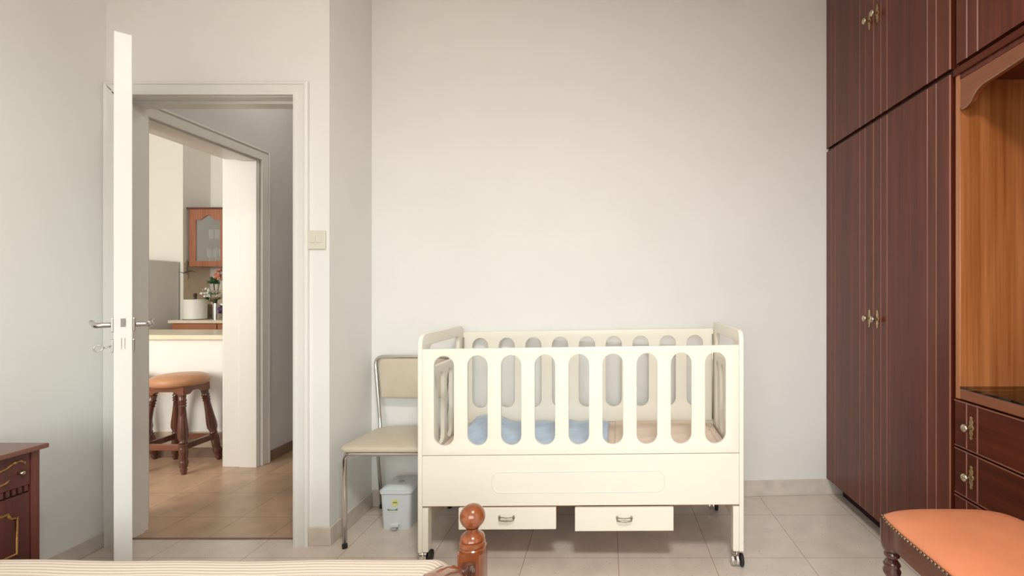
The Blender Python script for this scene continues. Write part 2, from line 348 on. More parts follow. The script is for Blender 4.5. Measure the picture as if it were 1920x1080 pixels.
# hall and kitchen walls
ky0, ky1, kz = 2.64*K, 3.505*K, 2.012
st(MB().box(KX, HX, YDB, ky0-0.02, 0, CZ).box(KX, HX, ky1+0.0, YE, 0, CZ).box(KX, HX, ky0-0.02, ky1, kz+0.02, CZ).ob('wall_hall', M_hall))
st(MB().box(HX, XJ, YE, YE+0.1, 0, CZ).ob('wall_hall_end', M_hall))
BX, BY1, BY2 = -4.446, 5.6*K, 5.99*K
st(MB().box(-6.2, BX, BY1, YE, 0, CZ).ob('wall_kitchen_pier', M_kit))
st(MB().box(BX, KX, BY2, BY2+0.1, 0, CZ).ob('wall_kitchen_back', M_kit))
st(MB().box(-6.3, -6.2, 0.2, YE, 0, CZ).ob('wall_kitchen_left', M_kit))
st(MB().box(-6.2, XL-0.1, 0.1, 0.2, 0, CZ).ob('wall_kitchen_front', M_kit))
# rear window frame
wf = MB()
for a in ((WX0, WX0+0.06), (WX1-0.06, WX1), ((WX0+WX1)/2-0.04, (WX0+WX1)/2+0.04)): wf.box(a[0], a[1], REAR-0.07, REAR-0.02, WZ0, WZ1)
wf.box(WX0+0.06, WX1-0.06, REAR-0.07, REAR-0.02, WZ0, WZ0+0.06).box(WX0+0.06, WX1-0.06, REAR-0.07, REAR-0.02, WZ1-0.06, WZ1)
st(wf.ob('window_1', M_frame, bevel=0.004))
# added ring around the unseen ceiling fill light
MB().tube([(0.15+0.27*math.cos(a), 0.0+0.27*math.sin(a), 2.86) for a in [2*PI*i/32 for i in range(32)]], 0.014, 8, True).ob('trim_fill_light_ring', M_frame)['kind'] = 'structure'
# skirtings
st(MB().box(XL, XL+0.014, REAR, YD-0.022, 0, 0.07).ob('baseboard_left', M_base, bevel=0.003))
st(MB().box(-1.346, XJ+0.012, YD-0.012, YD, 0, 0.082).ob('baseboard_entry', M_base, bevel=0.003))
st(MB().box(XJ, XJ+0.012, YD+0.0, yb(XJ)-0.0135, 0, 0.082).ob('baseboard_jog', M_base, bevel=0.003))
st(MB().prism([(XJ, yb(XJ)-0.013), (1.86, yb(1.86)-0.013), (1.86, yb(1.86)), (XJ, yb(XJ))], 0, 0.086).ob('baseboard_back', M_base, bevel=0.003))
st(MB().box(HX, HX+0.012, ky1+0.075, YE, 0, 0.07).ob('baseboard_hall', M_tbase, bevel=0.003))
# threshold
st(MB().box(JL, JR, YTH-0.006, YTH+0.004, 0, 0.004).ob('trim_threshold', M_tbase))
# bedroom door frame: casing, lining, stop
def casing_profile(o0, o1, front):
    """stepped casing cross-section from outer edge o0 to inner edge o1"""
    s = 1 if o1 > o0 else -1
    return [(o0, front), (o0, front-0.016), (o0+s*0.008, front-0.022), (o0+s*0.014, front-0.022), (o0+s*0.018, front-0.017), (o1-s*0.016, front-0.017), (o1-s*0.012, front-0.021), (o1, front-0.021), (o1, front)]
fr = MB()
def vert_casing(mb, o0, o1, ztop):
    # mitred at the top
    P = casing_profile(o0, o1, YD); n = len(P)
    v = [(p[0], p[1], 0) for p in P] + [(p[0], p[1], ztop - abs(p[0]-o0)) for p in P]
    mb.add(v, [tuple(range(n)), tuple(range(n, 2*n))[::-1]] + [(i, n+i, n+(i+1) % n, (i+1) % n) for i in range(n)])
CT = 2.097; RO = -1.346; LO = XL+0.0005
vert_casing(fr, RO, JR, CT); 
vert_casing(fr, LO, JL, CT)
P = casing_profile(CT, CT-(RO-JR), YD); n = len(P)   # horizontal head
v = []
for p in P: v.append((LO + (CT-p[0])*(JL-LO)/(RO-JR), p[1], p[0]))
for p in P: v.append((RO - (CT-p[0]), p[1], p[0]))
fr.add(v, [tuple(range(n)), tuple(range(n, 2*n))[::-1]] + [(i, n+i, n+(i+1) % n, (i+1) % n) for i in range(n)])
fr.box(JL-0.02, JL, YD, YDB, 0, JT+0.02).box(JR, JR+0.02, YD, YDB, 0, JT+0.02).box(JL, JR, YD, YDB, JT, JT+0.02)
fr.box(JL, JL+0.012, YD+0.05, YDB-0.03, 0, JT-0.012).box(JR-0.012, JR, YD+0.05, YDB-0.03, 0, JT-0.012).box(JL, JR, YD+0.05, YDB-0.03, JT-0.012, JT)
fo = fr.ob('trim_1', M_frame); st(fo)
import bmesh as _bm
def fixn(o):
    b = _bm.new(); b.from_mesh(o.data); _bm.ops.recalc_face_normals(b, faces=b.faces); b.to_mesh(o.data); b.free(); return o
fixn(fo)
# kitchen door frame (in the left hall wall)
k = MB()
k.box(HX, HX+0.018, ky1+0.002, ky1+0.07, 0, kz+0.07)
k.box(HX+0.018, HX+0.024, ky1+0.055, ky1+0.07, 0, kz+0.07)
k.box(HX, HX+0.018, ky0-0.06, ky1+0.002, kz, kz+0.07).box(HX+0.018, HX+0.024, ky0-0.06, ky1+0.055, kz+0.056, kz+0.07)
k.box(HX, HX+0.018, YDB+0.001, ky0, 0, kz)
k.box(KX, HX, ky1-0.016, ky1, 0, kz+0.02).box(KX, HX, ky0-0.02, ky0, 0, kz).box(KX, HX, ky0, ky1-0.016, kz, kz+0.02)
k.box(HX-0.112, HX-0.0, ky1-0.028, ky1-0.016, 0, kz-0.012).box(HX-0.112, HX, ky0, ky1-0.028, kz-0.012, kz)
k.box(KX-0.018, KX, ky1-0.010, ky1+0.06, 0, kz+0.06)
st(fixn(k.ob('trim_2', mat('kitchen_frame_paint', (0.74, 0.72, 0.665), 0.4, noise=(4, 0.01)), bevel=0.003)))

# ------------------------------------------------------------------ bedroom door, standing open towards the camera
near = Vector((-1.630, 1.619)); hin = Vector((-2.198, 2.183)); dd = near-hin; Ld = dd.length
d1 = bpy.data.objects.new('door_1', None); C.objects.link(d1); d1.location = (hin.x, hin.y, 0); d1.rotation_euler = (0, 0, math.atan2(dd.y, dd.x))
st(d1, 'open white door seen edge on'); 
T = 0.0225
MB().box(0, Ld, -T, T, 0.012, 2.022).ob('door_leaf', M_doorp, d1, bevel=0.0025)
def handle(sg):
    hb = MB(); zx = 1.035; hx = Ld-0.055
    hb.box(hx-0.024, hx+0.024, min(sg*T, sg*(T+0.007)), max(sg*T, sg*(T+0.007)), zx-0.024, zx+0.024)
    pl = hb.ob('handle_plate', M_nickel, d1, bevel=0.002)
    lv = MB(); pts = []; rr = []
    for i in range(7):
        pts.append((hx, sg*(T+0.005+i*0.0058), zx)); rr.append(0.009)
    for i in range(1, 14):
        t = i/13.0
        pts.append((hx - 0.012 - 0.105*t, sg*(T+0.044+0.010*math.sin(t*PI*0.9)*0 + 0.012*t*t), zx - 0.006*math.sin(t*PI) + 0.007*t*t)); rr.append(0.0095-0.0025*t)
    lv.tube(pts, rr, 12).ob('door_handle', M_nickel, d1, smooth=True)
    zk = 0.963
    MB().box(hx-0.022, hx+0.022, min(sg*T, sg*(T+0.006)), max(sg*T, sg*(T+0.006)), zk-0.022, zk+0.022).ob('keyhole_plate', M_nickel, d1, bevel=0.002)
for sg in (1, -1): handle(sg)
kb = MB(); kz_ = 0.966; kx_ = Ld-0.055; s_ = -1
# the left side of the leaf is the one facing the left wall
kb.tube([(kx_, s_*(T+0.006), kz_-0.004), (kx_, s_*(T+0.026), kz_-0.008)], 0.0026, 8)
kb.tube([(kx_, s_*(T+0.037+0.0105*math.cos(a)), kz_-0.009+0.0105*math.sin(a)) for a in [2*PI*i/20 for i in range(20)]], 0.0022, 8, True)
kb.ob('key', M_nickel, d1, smooth=True)
MB().box(Ld-0.001, Ld+0.0015, -0.006, 0.006, 1.03, 1.058).box(Ld, Ld+0.006, -0.0035, 0.0035, 1.038, 1.052).ob('latch', mat('latch_steel', (0.30, 0.28, 0.26), 0.4, 0.8), d1)
lf = MB()
for a in (-0.0045, 0.0035): lf.box(Ld-0.001, Ld+0.0008, a, a+0.0015, 0.955, 0.992)
lf.ob('lock_slot', M_pewter, d1)
for z in (0.25, 1.77):
    MB().lathe([(0.007, 0), (0.007, 0.09), (0.004, 0.096)], Matrix.Translation((0.0, -T-0.006, z-0.045)), 12).ob('hinge', M_frame, d1, smooth=False)

# ------------------------------------------------------------------ light switch
t = thing('light_switch', 'ivory double light switch plate beside the door frame', 'light switch', (-1.308, YD-0.001, 1.382))
MB().box(-0.040, 0.038, -0.010, 0, -0.042, 0.042).ob('switch_plate', M_plate, t, bevel=0.003)
for dx in (-0.030, -0.004): MB().box(dx, dx+0.023, -0.0135, -0.009, -0.012, 0.016).ob('rocker', M_plate, t, bevel=0.0015)

# ------------------------------------------------------------------ crib
cr = thing('baby_crib', 'cream wooden slatted baby crib with oval cut-outs and two drawers', 'crib', (-0.794, 2.018, 0), -0.0226)
SH = 0.0165; CL = 1.364; CD = 0.555
def sh(me_or_ob, f=SH):
    me = me_or_ob.data if hasattr(me_or_ob, 'data') else me_or_ob
    for v_ in me.vertices: v_.co.z += f*v_.co.x
    return me_or_ob
def slot(a0, a1, b0, b1, n=8):
    r = (a1-a0)/2; return arc(a0+r, b0+r, r, PI, 2*PI, n) + arc(a0+r, b1-r, r, 0, PI, n)
def end_panel(u0, name_side):
    T_ = 0.019; R = 0.045
    outer = [(0, 0.05), (0.04, 0.05), (0.04, 0.12), (CD-0.04, 0.12), (CD-0.04, 0.05), (CD, 0.05)] + arc(CD-R, 0.967-R, R, 0, PI/2, 6) + arc(R, 0.967-R, R, PI/2, PI, 6)
    holes = [rrect(0.085, CD-0.075, 0.812, 0.915, 0.035, 6)]
    for c in (0.115, 0.225, 0.335, 0.445): holes.append(slot(c-0.036, c+0.036, 0.44, 0.775, 6))
    me = sheet(outer, holes, T_, lambda a, b, d: Vector((u0+d, a, b)), 0.003)
    o = fin('end_panel', me, M_crib, cr); auto_smooth(o); return sh(o)
end_panel(0, 'l'); end_panel(CL-0.019, 'r')
def slat_panel(name, v0, w0, w1, s0, s1):
    outer = rrect(0.0195, CL-0.0195, w0, w1, 0.004, 2)
    holes = [slot(0.111+0.142*i-0.0425, 0.111+0.142*i+0.0425, s0, s1, 10) for i in range(9)]
    me = sheet(outer, holes, 0.017, lambda a, b, d: Vector((a, v0+d, b)), 0.0022)
    o = fin(name, me, M_crib, cr); auto_smooth(o); return sh(o)
slat_panel('front_rail', 0.0, 0.458, 0.905, 0.497, 0.876)
slat_panel('back_rail', CD-0.021, 0.448, 0.932, 0.527, 0.899)
fb = sh(MB().box(0.0195, CL-0.0195, 0.0, 0.016, 0.2445, 0.4555).ob('front_board', M_crib, cr, bevel=0.002))
ring = rrect(0.314, 1.037, 0.300, 0.387, 0.036, 8)
mo = MB().tube([(a, 0.0004, b) for a, b in ring], 0.0026, 6, True).ob('oval_moulding', M_crib, fb, smooth=True); sh(mo)
sh(MB().box(0.0195, CL-0.0195, CD-0.018, CD-0.002, 0.2445, 0.447).ob('back_board', M_crib, cr, bevel=0.002))
sh(MB().box(0.02, CL-0.02, 0.017, CD-0.019, 0.236, 0.258).ob('base_board', M_ply, cr))
for (u, v) in ((0.0192, 0), (CL-0.0192-0.025, 0), (0.0192, CD-0.04), (CL-0.0192-0.025, CD-0.04)):
    sh(MB().box(u, u+0.025, v+0.001, v+0.04, 0.05, 0.2355).ob('leg', M_crib, cr, bevel=0.002))
for u in (0.026, CL-0.026):
    sh(MB().tube([(u, CD-0.03, 0.46), (u, CD-0.03, 0.905)], 0.0035, 8).ob('guide_rod', M_nickel, cr, smooth=True))
def caster(u, v, s):
    z0 = 0.05 + SH*u
    b = MB().lathe([(0.006, 0.035), (0.006, z0+0.002)], Matrix.Translation((u, v, 0)), 10)
    b.lathe([(0.008, -0.019), (0.022, -0.017), (0.024, -0.006), (0.020, 0), (0.024, 0.006), (0.022, 0.013), (0.008, 0.015)], Matrix.Translation((u-s*0.006, v, 0.030)) @ Matrix.Rotation(PI/2, 4, 'Y'), 20)
    o = b.ob('caster', M_chrome, cr, smooth=True); auto_smooth(o, 50)
    MB().lathe([(0.010, -0.008), (0.025, -0.006), (0.0262, 0), (0.025, 0.006), (0.010, 0.008)], Matrix.Translation((u+s*0.019, v, 0.0262)) @ Matrix.Rotation(PI/2, 4, 'Y'), 24).ob('caster_wheel', M_black, o, smooth=True)
for (u, v, s) in ((0.028, 0.022, 1), (CL-0.024, 0.022, 1), (0.028, CD-0.022, -1), (CL-0.024, CD-0.022, 1)): caster(u, v, s)
def crib_drawer(u0, u1, w0, w1, hx):
    f_ = sh(MB().box(u0, u1, -0.002, 0.014, w0, w1).ob('drawer', M_crib, cr, bevel=0.0015))
    b = MB().box(u0+0.012, u0+0.022, 0.0145, 0.40, w0+0.008, w1-0.006).box(u1-0.022, u1-0.012, 0.0145, 0.40, w0+0.008, w1-0.006).box(u0+0.0225, u1-0.0225, 0.39, 0.40, w0+0.008, w1-0.006).box(u0+0.0225, u1-0.0225, 0.0145, 0.389, w0+0.010, w0+0.016)
    sh(b.ob('drawer_box', M_ply, f_))
    zc = (w0+w1)/2 + 0.004; q_ = 1.12
    hb = MB()
    for s in (-1, 1):
        hb.sphere((hx+s*0.030, -0.005, zc+0.003), 0.006, (0.8, 0.7, 1.5), 12, 8)
    pts = [(hx-0.031, -0.008, zc), (hx-0.029, -0.013, zc-0.005), (hx-0.020, -0.016, zc-0.0065), (hx, -0.017, zc-0.0065), (hx+0.020, -0.016, zc-0.0065), (hx+0.029, -0.013, zc-0.005), (hx+0.031, -0.008, zc)]
    hb.tube(pts, [0.0025, 0.0035, 0.003, 0.0042, 0.003, 0.0035, 0.0025], 10)
    hb.tube([(hx-0.028, -0.006, zc+0.004), (hx, -0.006, zc+0.001), (hx+0.028, -0.006, zc+0.004)], 0.0014, 8)
    sh(hb.ob('handle', M_pewter, f_, smooth=True))
crib_drawer(0.174, 0.584, 0.147, 0.237, 0.377)
crib_drawer(0.663, 1.073, 0.138, 0.2355, 0.869)
# bedding in the crib
cm = tag(MB().box(0.028, CL-0.028, 0.022, CD-0.026, 0.265, 0.44).ob('crib_mattress', M_peach, None, bevel=0.022, bseg=5), 'peach fitted crib mattress lying inside the cream crib', 'mattress')
cm.location = cr.location; cm.rotation_euler = cr.rotation_euler; sh(cm)
cm.data.transform(Matrix.Translation((0, 0, 0.006)))
# rumpled peach sheet on the right half is part of the fitted sheet
def cloth(name, u0, u1, v0, v1, hf, material, nu=70, nv=30, th=0.006):
    vs = []; fs = []
    for j in range(nv+1):
        for i in range(nu+1):
            u = u0+(u1-u0)*i/nu; v = v0+(v1-v0)*j/nv; vs.append((u, v, hf(u, v)))
    for j in range(nv):
        for i in range(nu): a = j*(nu+1)+i; fs.append((a, a+1, a+nu+2, a+nu+1))
    o = mesh_obj(name, vs, fs, material, None, True)
    s = o.modifiers.new('solid', 'SOLIDIFY'); s.thickness = th; s.offset = 1
    o.location = cr.location; o.rotation_euler = cr.rotation_euler
    return o
def hb_(u, v):
    z = 0.455 + SH*u + 0.003*math.sin(u*22+v*9) + 0.002*math.sin(u*51-v*30)
    z += 0.040*math.exp(-((u-0.17)/0.10)**2)*(0.6+0.4*math.sin(v*7+4.2))
    z += 0.010*math.exp(-((u-v*0.9-0.12)/0.03)**2)
    e = min(u-0.095, 0.80-u, v-0.03, CD-0.035-v)
    return z - 0.004*max(0, 1-e/0.02)
tag(cloth('crib_blanket', 0.100, 0.795, 0.032, CD-0.038, hb_, M_blue), 'rumpled pale blue blanket over the left half of the crib mattress', 'blanket')
def hf2(u, v): return 0.4565 + SH*u + 0.006*math.exp(-((v-0.25-0.3*(u-1.1))/0.02)**2) + 0.004*math.exp(-((v-0.42+0.2*(u-1.1))/0.02)**2)
tag(cloth('crib_sheet', 0.83, CL-0.075, 0.05, CD-0.045, lambda u, v: hf2(u, v)-0.004, M_peach, 40, 40, 0.004), 'creased peach sheet on the right half of the crib mattress', 'sheet')

# ------------------------------------------------------------------ chrome chair
ch = thing('chair', 'chrome tube chair with beige vinyl seat and back beside the crib', 'chair', (-1.036, 2.33, 0))
cx = -1.012
def m2(x): return 2*cx-x
def smooth_path(P, r=0.03, n=6):
    P = [Vector(p) for p in P]; out = [P[0]]
    for i in range(1, len(P)-1):
        a = (P[i-1]-P[i]); b = (P[i+1]-P[i]); ra = min(r, a.length/2, b.length/2)
        p0 = P[i]+a.normalized()*ra; p2 = P[i]+b.normalized()*ra
        for j in range(n+1):
            t = j/n; out.append(p0*(1-t)**2 + P[i]*2*t*(1-t) + p2*t*t)
    out.append(P[-1]); return out
FRX = -0.813
front = smooth_path([(-1.172, 2.150, 0.012), (-1.178, 2.158, 0.418), (FRX, 2.158, 0.418), (FRX-0.006, 2.150, 0.012)], 0.035)
o = MB().tube(front, 0.0105, 14).ob('front_leg_frame', M_chrome, ch, smooth=True)
back = smooth_path([(-1.172, 2.49, 0.40), (-1.180, 2.505, 0.47), (-1.219, 2.530, 0.806), (m2(-1.219), 2.530, 0.806), (m2(-1.180), 2.505, 0.47), (m2(-1.172), 2.49, 0.40)], 0.05, 8)
MB().tube(back, 0.0100, 14).ob('back_frame', M_chrome, ch, smooth=True)
for f in (lambda x: x, m2):
    MB().tube(smooth_path([(f(-1.178), 2.17, 0.413), (f(-1.182), 2.47, 0.409), (f(-1.192), 2.548, 0.012)], 0.03), 0.0095, 12).ob('rear_leg', M_chrome, ch, smooth=True)
for (x, y) in ((-1.172, 2.150), (FRX-0.006, 2.150), (-1.192, 2.548), (m2(-1.192), 2.548)):
    MB().lathe([(0.0115, 0), (0.0115, 0.018), (0.010, 0.022)], Matrix.Translation((x, y, 0)), 14).ob('foot_cap', M_black, ch)
def pad(outline, fn, th, dome, mat_, name, parent, rings=7):
    """cushion: outline ring shrunk to the centre with a rounded edge and dome"""
    cxm = sum(p[0] for p in outline)/len(outline); cym = sum(p[1] for p in outline)/len(outline)
    n = len(outline); vs = []; fs = []
    prof = []
    for i in range(6):
        a = -PI/2 + PI*i/5/1.0
        prof.append((1-0.045*(1-math.cos(a)), th/2*math.sin(a)+th/2))
    for s in (0.85, 0.7, 0.5, 0.3, 0.12): prof.append((s, th + dome*(1-s*s)))
    for s, h in prof:
        for p in outline: vs.append(fn(cxm+(p[0]-cxm)*s, cym+(p[1]-cym)*s, h))
    for i in range(len(prof)-1):
        for j in range(n):
            l = (j+1) % n; fs.append((i*n+j, i*n+l, (i+1)*n+l, (i+1)*n+j))
    fs.append(tuple(range(n))[::-1]); fs.append(tuple((len(prof)-1)*n+j for j in range(n)))
    return mesh_obj(name, vs, fs, mat_, parent, True)
def round_poly(P, r, n=6):
    out = []; m = len(P)
    for i in range(m):
        p = Vector(P[i]); a = Vector(P[i-1])-p; b = Vector(P[(i+1) % m])-p
        ra = min(r if not isinstance(r, (list, tuple)) else r[i], a.length/2.01, b.length/2.01); p0 = p+a.normalized()*ra; p2 = p+b.normalized()*ra
        for j in range(n+1):
            t = j/n; q = p0*(1-t)**2 + p*2*t*(1-t) + p2*t*t; out.append((q.x, q.y))
    return out
so = round_poly([(-1.202, 2.138), (FRX+0.010, 2.138), (m2(-1.170), 2.50), (-1.170, 2.50)], [0.05, 0.05, 0.09, 0.09])
pad(so, lambda a, b, h: Vector((a, b, 0.4285+h)), 0.024, 0.012, M_vinyl, 'seat', ch)
bo = round_poly([(-1.178, 0.592), (m2(-1.178), 0.592), (m2(-1.205), 0.796), (-1.205, 0.796)], [0.012, 0.012, 0.045, 0.045])
def yb_(z): return 2.505 + (z-0.47)*0.074
pad(bo, lambda a, b, h: Vector((a, yb_(b)+0.008-h, b)), 0.014, 0.008, M_vinyl, 'backrest', ch)
offset_children(ch)

# ------------------------------------------------------------------ pedal bin
bn = thing('pedal_bin', 'small pale blue plastic pedal bin under the chrome chair', 'bin', (-1.017, 2.392, 0))
def tapbox(w0, d0, w1, d1, z0, z1, r):
    a = round_poly([(-w0/2, -d0/2), (w0/2, -d0/2), (w0/2, d0/2), (-w0/2, d0/2)], r); b = round_poly([(-w1/2, -d1/2), (w1/2, -d1/2), (w1/2, d1/2), (-w1/2, d1/2)], r); n = len(a)
    return [(p[0], p[1], z0) for p in a] + [(p[0], p[1], z1) for p in b], [tuple(range(n))[::-1], tuple(range(n, 2*n))] + [(i, (i+1) % n, n+(i+1) % n, n+i) for i in range(n)]
m_ = MB(); m_.add(*tapbox(0.135, 0.145, 0.150, 0.160, 0.0, 0.172, 0.022)); o = m_.ob('bin_body', M_bin, bn); auto_smooth(o, 40)
m_ = MB(); m_.add(*tapbox(0.162, 0.172, 0.162, 0.172, 0.1725, 0.188, 0.026)); m_.add(*tapbox(0.156, 0.166, 0.110, 0.120, 0.188, 0.210, 0.026)); o = m_.ob('bin_lid', M_bin, bn, bevel=0.003); auto_smooth(o, 40)
MB().lathe([(0.014, 0), (0.013, 0.003)], Matrix.Translation((0.005, -0.02, 0.210)), 20).ob('lid_button', M_bin2, o)
MB().box(-0.022, 0.018, -0.090, -0.066, 0.016, 0.030).ob('pedal', M_bin, bn, bevel=0.003)
MB().box(-0.012, 0.010, -0.094, -0.0905, 0.004, 0.016).box(-0.012, 0.010, -0.0905, -0.066, 0.004, 0.008).ob('pedal_bracket', M_bin2, bn)
def stick(prf, z, x, mat_, nm, th=0.0006):
    yy = -0.0725-0.0075*z/0.172
    me = sheet(prf, [], th, lambda a, b, d: Vector((x+a, -0.0725-0.0075*(z+b)/0.172-0.0004-d, z+b)), 0.0); return fin(nm, me, mat_, bn)
stick(arc(0, 0, 0.0165, 0, 2*PI*0.97, 30), 0.130, -0.002, M_yel, 'round_sticker')
stick([(-0.011, -0.002), (0.011, -0.002), (0.009, 0.003), (-0.009, 0.003)], 0.131, -0.002, M_grn, 'sticker_print', 0.0012)
stick([(-0.024, -0.013), (0.024, -0.013), (0.024, 0.013), (-0.024, 0.013)], 0.096, -0.014, M_stk, 'label_sticker')
stick([(-0.024, -0.003), (0.024, -0.003), (0.024, 0.008), (0.010, 0.000), (-0.010, 0.000), (-0.024, 0.005)], 0.096, -0.014, M_grn, 'label_print', 0.0012)

# ------------------------------------------------------------------ wardrobe wall
XW = 1.248; XB = 1.83; DT = 0.020
def groove_door(y0, y1, z0, z1, grooves, parent, mat_=None, name='door'):
    g = 0.0035; d = 0.0045
    pts = [(XW+DT, y1), (XW+0.004, y1), (XW, y1-0.004)]
    for q in sorted(grooves, reverse=True): pts += [(XW, q+g), (XW+d, q), (XW, q-g)]
    pts += [(XW, y0+0.004), (XW+0.004, y0), (XW+DT, y0)]
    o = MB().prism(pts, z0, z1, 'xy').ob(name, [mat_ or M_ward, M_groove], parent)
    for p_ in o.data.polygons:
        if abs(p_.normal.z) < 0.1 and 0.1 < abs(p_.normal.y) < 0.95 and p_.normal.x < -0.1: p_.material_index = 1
    return o
def knob(y, z, parent, s=1.0):
    p = []
    hw = [(0.0, 0.043), (0.004, 0.040), (0.0065, 0.036), (0.004, 0.031), (0.0075, 0.024), (0.009, 0.018), (0.0055, 0.011), (0.012, 0.004), (0.012, -0.004), (0.0055, -0.011), (0.009, -0.018), (0.0075, -0.024), (0.004, -0.031), (0.0065, -0.036), (0.004, -0.040), (0.0, -0.043)]
    ring = [(a*s, b*s) for a, b in hw] + [(-a*s, b*s) for a, b in hw[-2:0:-1]]
    me = sheet([(y+a, z+b) for a, b in ring], [], 0.003, lambda a, b, d: Vector((XW-d, a, b)), 0.0006)
    pl = fin('knob_plate', me, M_brass, parent); 
    MB().lathe([(0.006*s, 0), (0.0045*s, 0.012*s), (0.007*s, 0.017*s), (0.0145*s, 0.021*s), (0.0155*s, 0.025*s), (0.012*s, 0.030*s), (0.005*s, 0.0325*s), (0.0005, 0.033*s)], Matrix.Translation((XW-0.0025, y, z)) @ Matrix.Rotation(-PI/2, 4, 'Y'), 24).ob('knob', M_knob, pl, smooth=True)
def gr(y0, y1): return [y0+0.072, y0+0.122, y1-0.060, y1-0.108]
yA0, yA1, yA2 = 1.744, 2.242, yb(XW)-0.002
def carcass(y0, y1, z0, z1, parent, mat_=M_ward):
    x0 = XW+DT+0.002
    b = MB().box(x0, XB, y0, y0+0.018, z0, z1).box(x0, XB, y1-0.018, y1, z0, z1).box(x0, XB, y0+0.018, y1-0.018, z0, z0+0.018).box(x0, XB, y0+0.018, y1-0.018, z1-0.018, z1).box(XB-0.01, XB, y0+0.018, y1-0.018, z0+0.018, z1-0.018)
    return b.ob('carcass', mat_, parent)
wa = thing('wardrobe', 'tall mahogany two-door wardrobe with grooved doors beside the back wall', 'wardrobe', (XW+0.3, 2.23, 0), 0)
carcass(yA0-0.016, yA2, 0.09, 1.935, wa)
MB().box(XW+0.012, XB, yA0-0.016, yA2, 1.9375, 1.9525).ob('top_panel', M_dark, wa)  # near-black filler paints the shaded gap between lower and upper units
MB().box(XW+0.08, XB-0.05, yA0, yA2-0.03, 0, 0.089).ob('plinth', M_dark, wa)
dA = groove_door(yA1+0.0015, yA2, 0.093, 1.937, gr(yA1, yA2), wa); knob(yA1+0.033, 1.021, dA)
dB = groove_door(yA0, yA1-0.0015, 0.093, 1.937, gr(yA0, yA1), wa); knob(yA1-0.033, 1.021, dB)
offset_children(wa)
wb = thing('upper_wardrobe_cabinet', 'upper mahogany cabinet with two doors above the tall wardrobe', 'cabinet', (XW+0.3, 2.23, 1.955), 0)
carcass(yA0-0.016, yA2, 1.953, 2.86, wb)
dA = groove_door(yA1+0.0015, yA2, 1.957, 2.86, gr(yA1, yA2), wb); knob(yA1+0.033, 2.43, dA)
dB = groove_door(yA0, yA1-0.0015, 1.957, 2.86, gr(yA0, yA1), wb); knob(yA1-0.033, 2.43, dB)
offset_children(wb)
# dressing unit
yD0, yD1 = 0.74, 1.722; ym = (yD0+yD1)/2
du = thing('dressing_table', 'open mahogany dressing unit with drawers and carved valance', 'dressing table', (XW+0.3, ym, 0), 0)
x0 = XW+DT+0.002
MB().box(x0-0.018, XB, yD1-0.022, yD1, 0.768, 1.944).ob('side_panel', M_niche, du, bevel=0.0015)
MB().box(x0-0.018, XB, yD0, yD0+0.022, 0.768, 1.944).ob('side_panel', M_niche, du, bevel=0.0015)
MB().box(x0, XB, yD1-0.018, yD1, 0.09, 0.767).box(x0, XB, yD0, yD0+0.018, 0.09, 0.767).box(x0, XB, yD0+0.018, yD1-0.018, 0.09, 0.108).ob('carcass', M_ward, du)
MB().box(XB-0.012, XB, yD0+0.022, yD1-0.022, 0.77, 1.90).ob('back_panel', M_niche, du)
MB().box(x0-0.018, XB-0.012, yD0+0.0225, yD1-0.0225, 1.90, 1.944).ob('top_panel', M_ward, du)
MB().box(XW-0.004, x0-0.019, yD0, yD1, 1.918, 1.944).ob('top_rail', M_wardh, du, bevel=0.003)
MB().box(XW+0.004, XB-0.013, yD0+0.0225, yD1-0.0225, 0.768, 0.806).ob('desk_top', M_val, du, bevel=0.003)
MB().box(XW+0.002, XB-0.014, yD0+0.024, yD1-0.024, 0.8065, 0.8135).ob('glass_top', [M_glass, M_gedge], du)
for p_ in du.children[-1].data.polygons:
    if abs(p_.normal.z) < 0.5: p_.material_index = 1
a = yD1-0.0225
vp = [(a, 1.917), (a, 1.797), (a-0.012, 1.792), (a-0.030, 1.793), (a-0.048, 1.803), (a-0.062, 1.820), (a-0.080, 1.834), (a-0.105, 1.842), (a-0.16, 1.846), (a-0.30, 1.858), (ym, 1.866)]
vm = [(2*ym-p[0], p[1]) for p in vp[::-1][1:]]
va = MB().prism(vp+vm, XW+0.006, XW+0.024, 'yz'); vo = fixn(va.ob('valance', M_val, du))
edge = [p for p in (vp+vm)[1:-1]]
MB().tube([(XW+0.006, p[0], p[1]) for p in edge], 0.0035, 8).ob('valance_beading', wood('beading_wood', (0.22, 0.10, 0.06), (0.30, 0.15, 0.09), 'y'), vo, smooth=True)
for (z0, z1) in ((0.600, 0.764), (0.432, 0.594), (0.262, 0.426), (0.096, 0.256)):
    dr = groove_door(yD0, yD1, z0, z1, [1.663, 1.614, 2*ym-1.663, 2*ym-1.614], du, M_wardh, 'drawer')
    for yk in (1.640, 2*ym-1.640): knob(yk, (z0+z1)/2, dr, 0.95)
    MB().box(XW-0.0012, XW, yD0+0.002, yD1-0.002, z0+0.0006, z0+0.005).box(XW-0.0012, XW, yD0+0.002, yD1-0.002, z1-0.005, z1-0.0006).ob('drawer_beading', wood('drawer_bead_%d' % int(z0*1000), (0.20, 0.07, 0.04), (0.26, 0.10, 0.06), 'y'), dr)
MB().box(XW+0.08, XB-0.05, yD0+0.02, yD1-0.02, 0, 0.089).ob('plinth', M_dark, du)
offset_children(du)
ub = thing('upper_wardrobe_cabinet', 'upper mahogany cabinet above the open dressing unit at the right edge', 'cabinet', (XW+0.3, ym, 1.955), 0)
carcass(yD0, yD1, 1.953, 2.86, ub)
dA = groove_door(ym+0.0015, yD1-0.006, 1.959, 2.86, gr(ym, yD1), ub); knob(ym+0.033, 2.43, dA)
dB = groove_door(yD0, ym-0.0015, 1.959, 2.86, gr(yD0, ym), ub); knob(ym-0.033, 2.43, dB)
offset_children(ub)

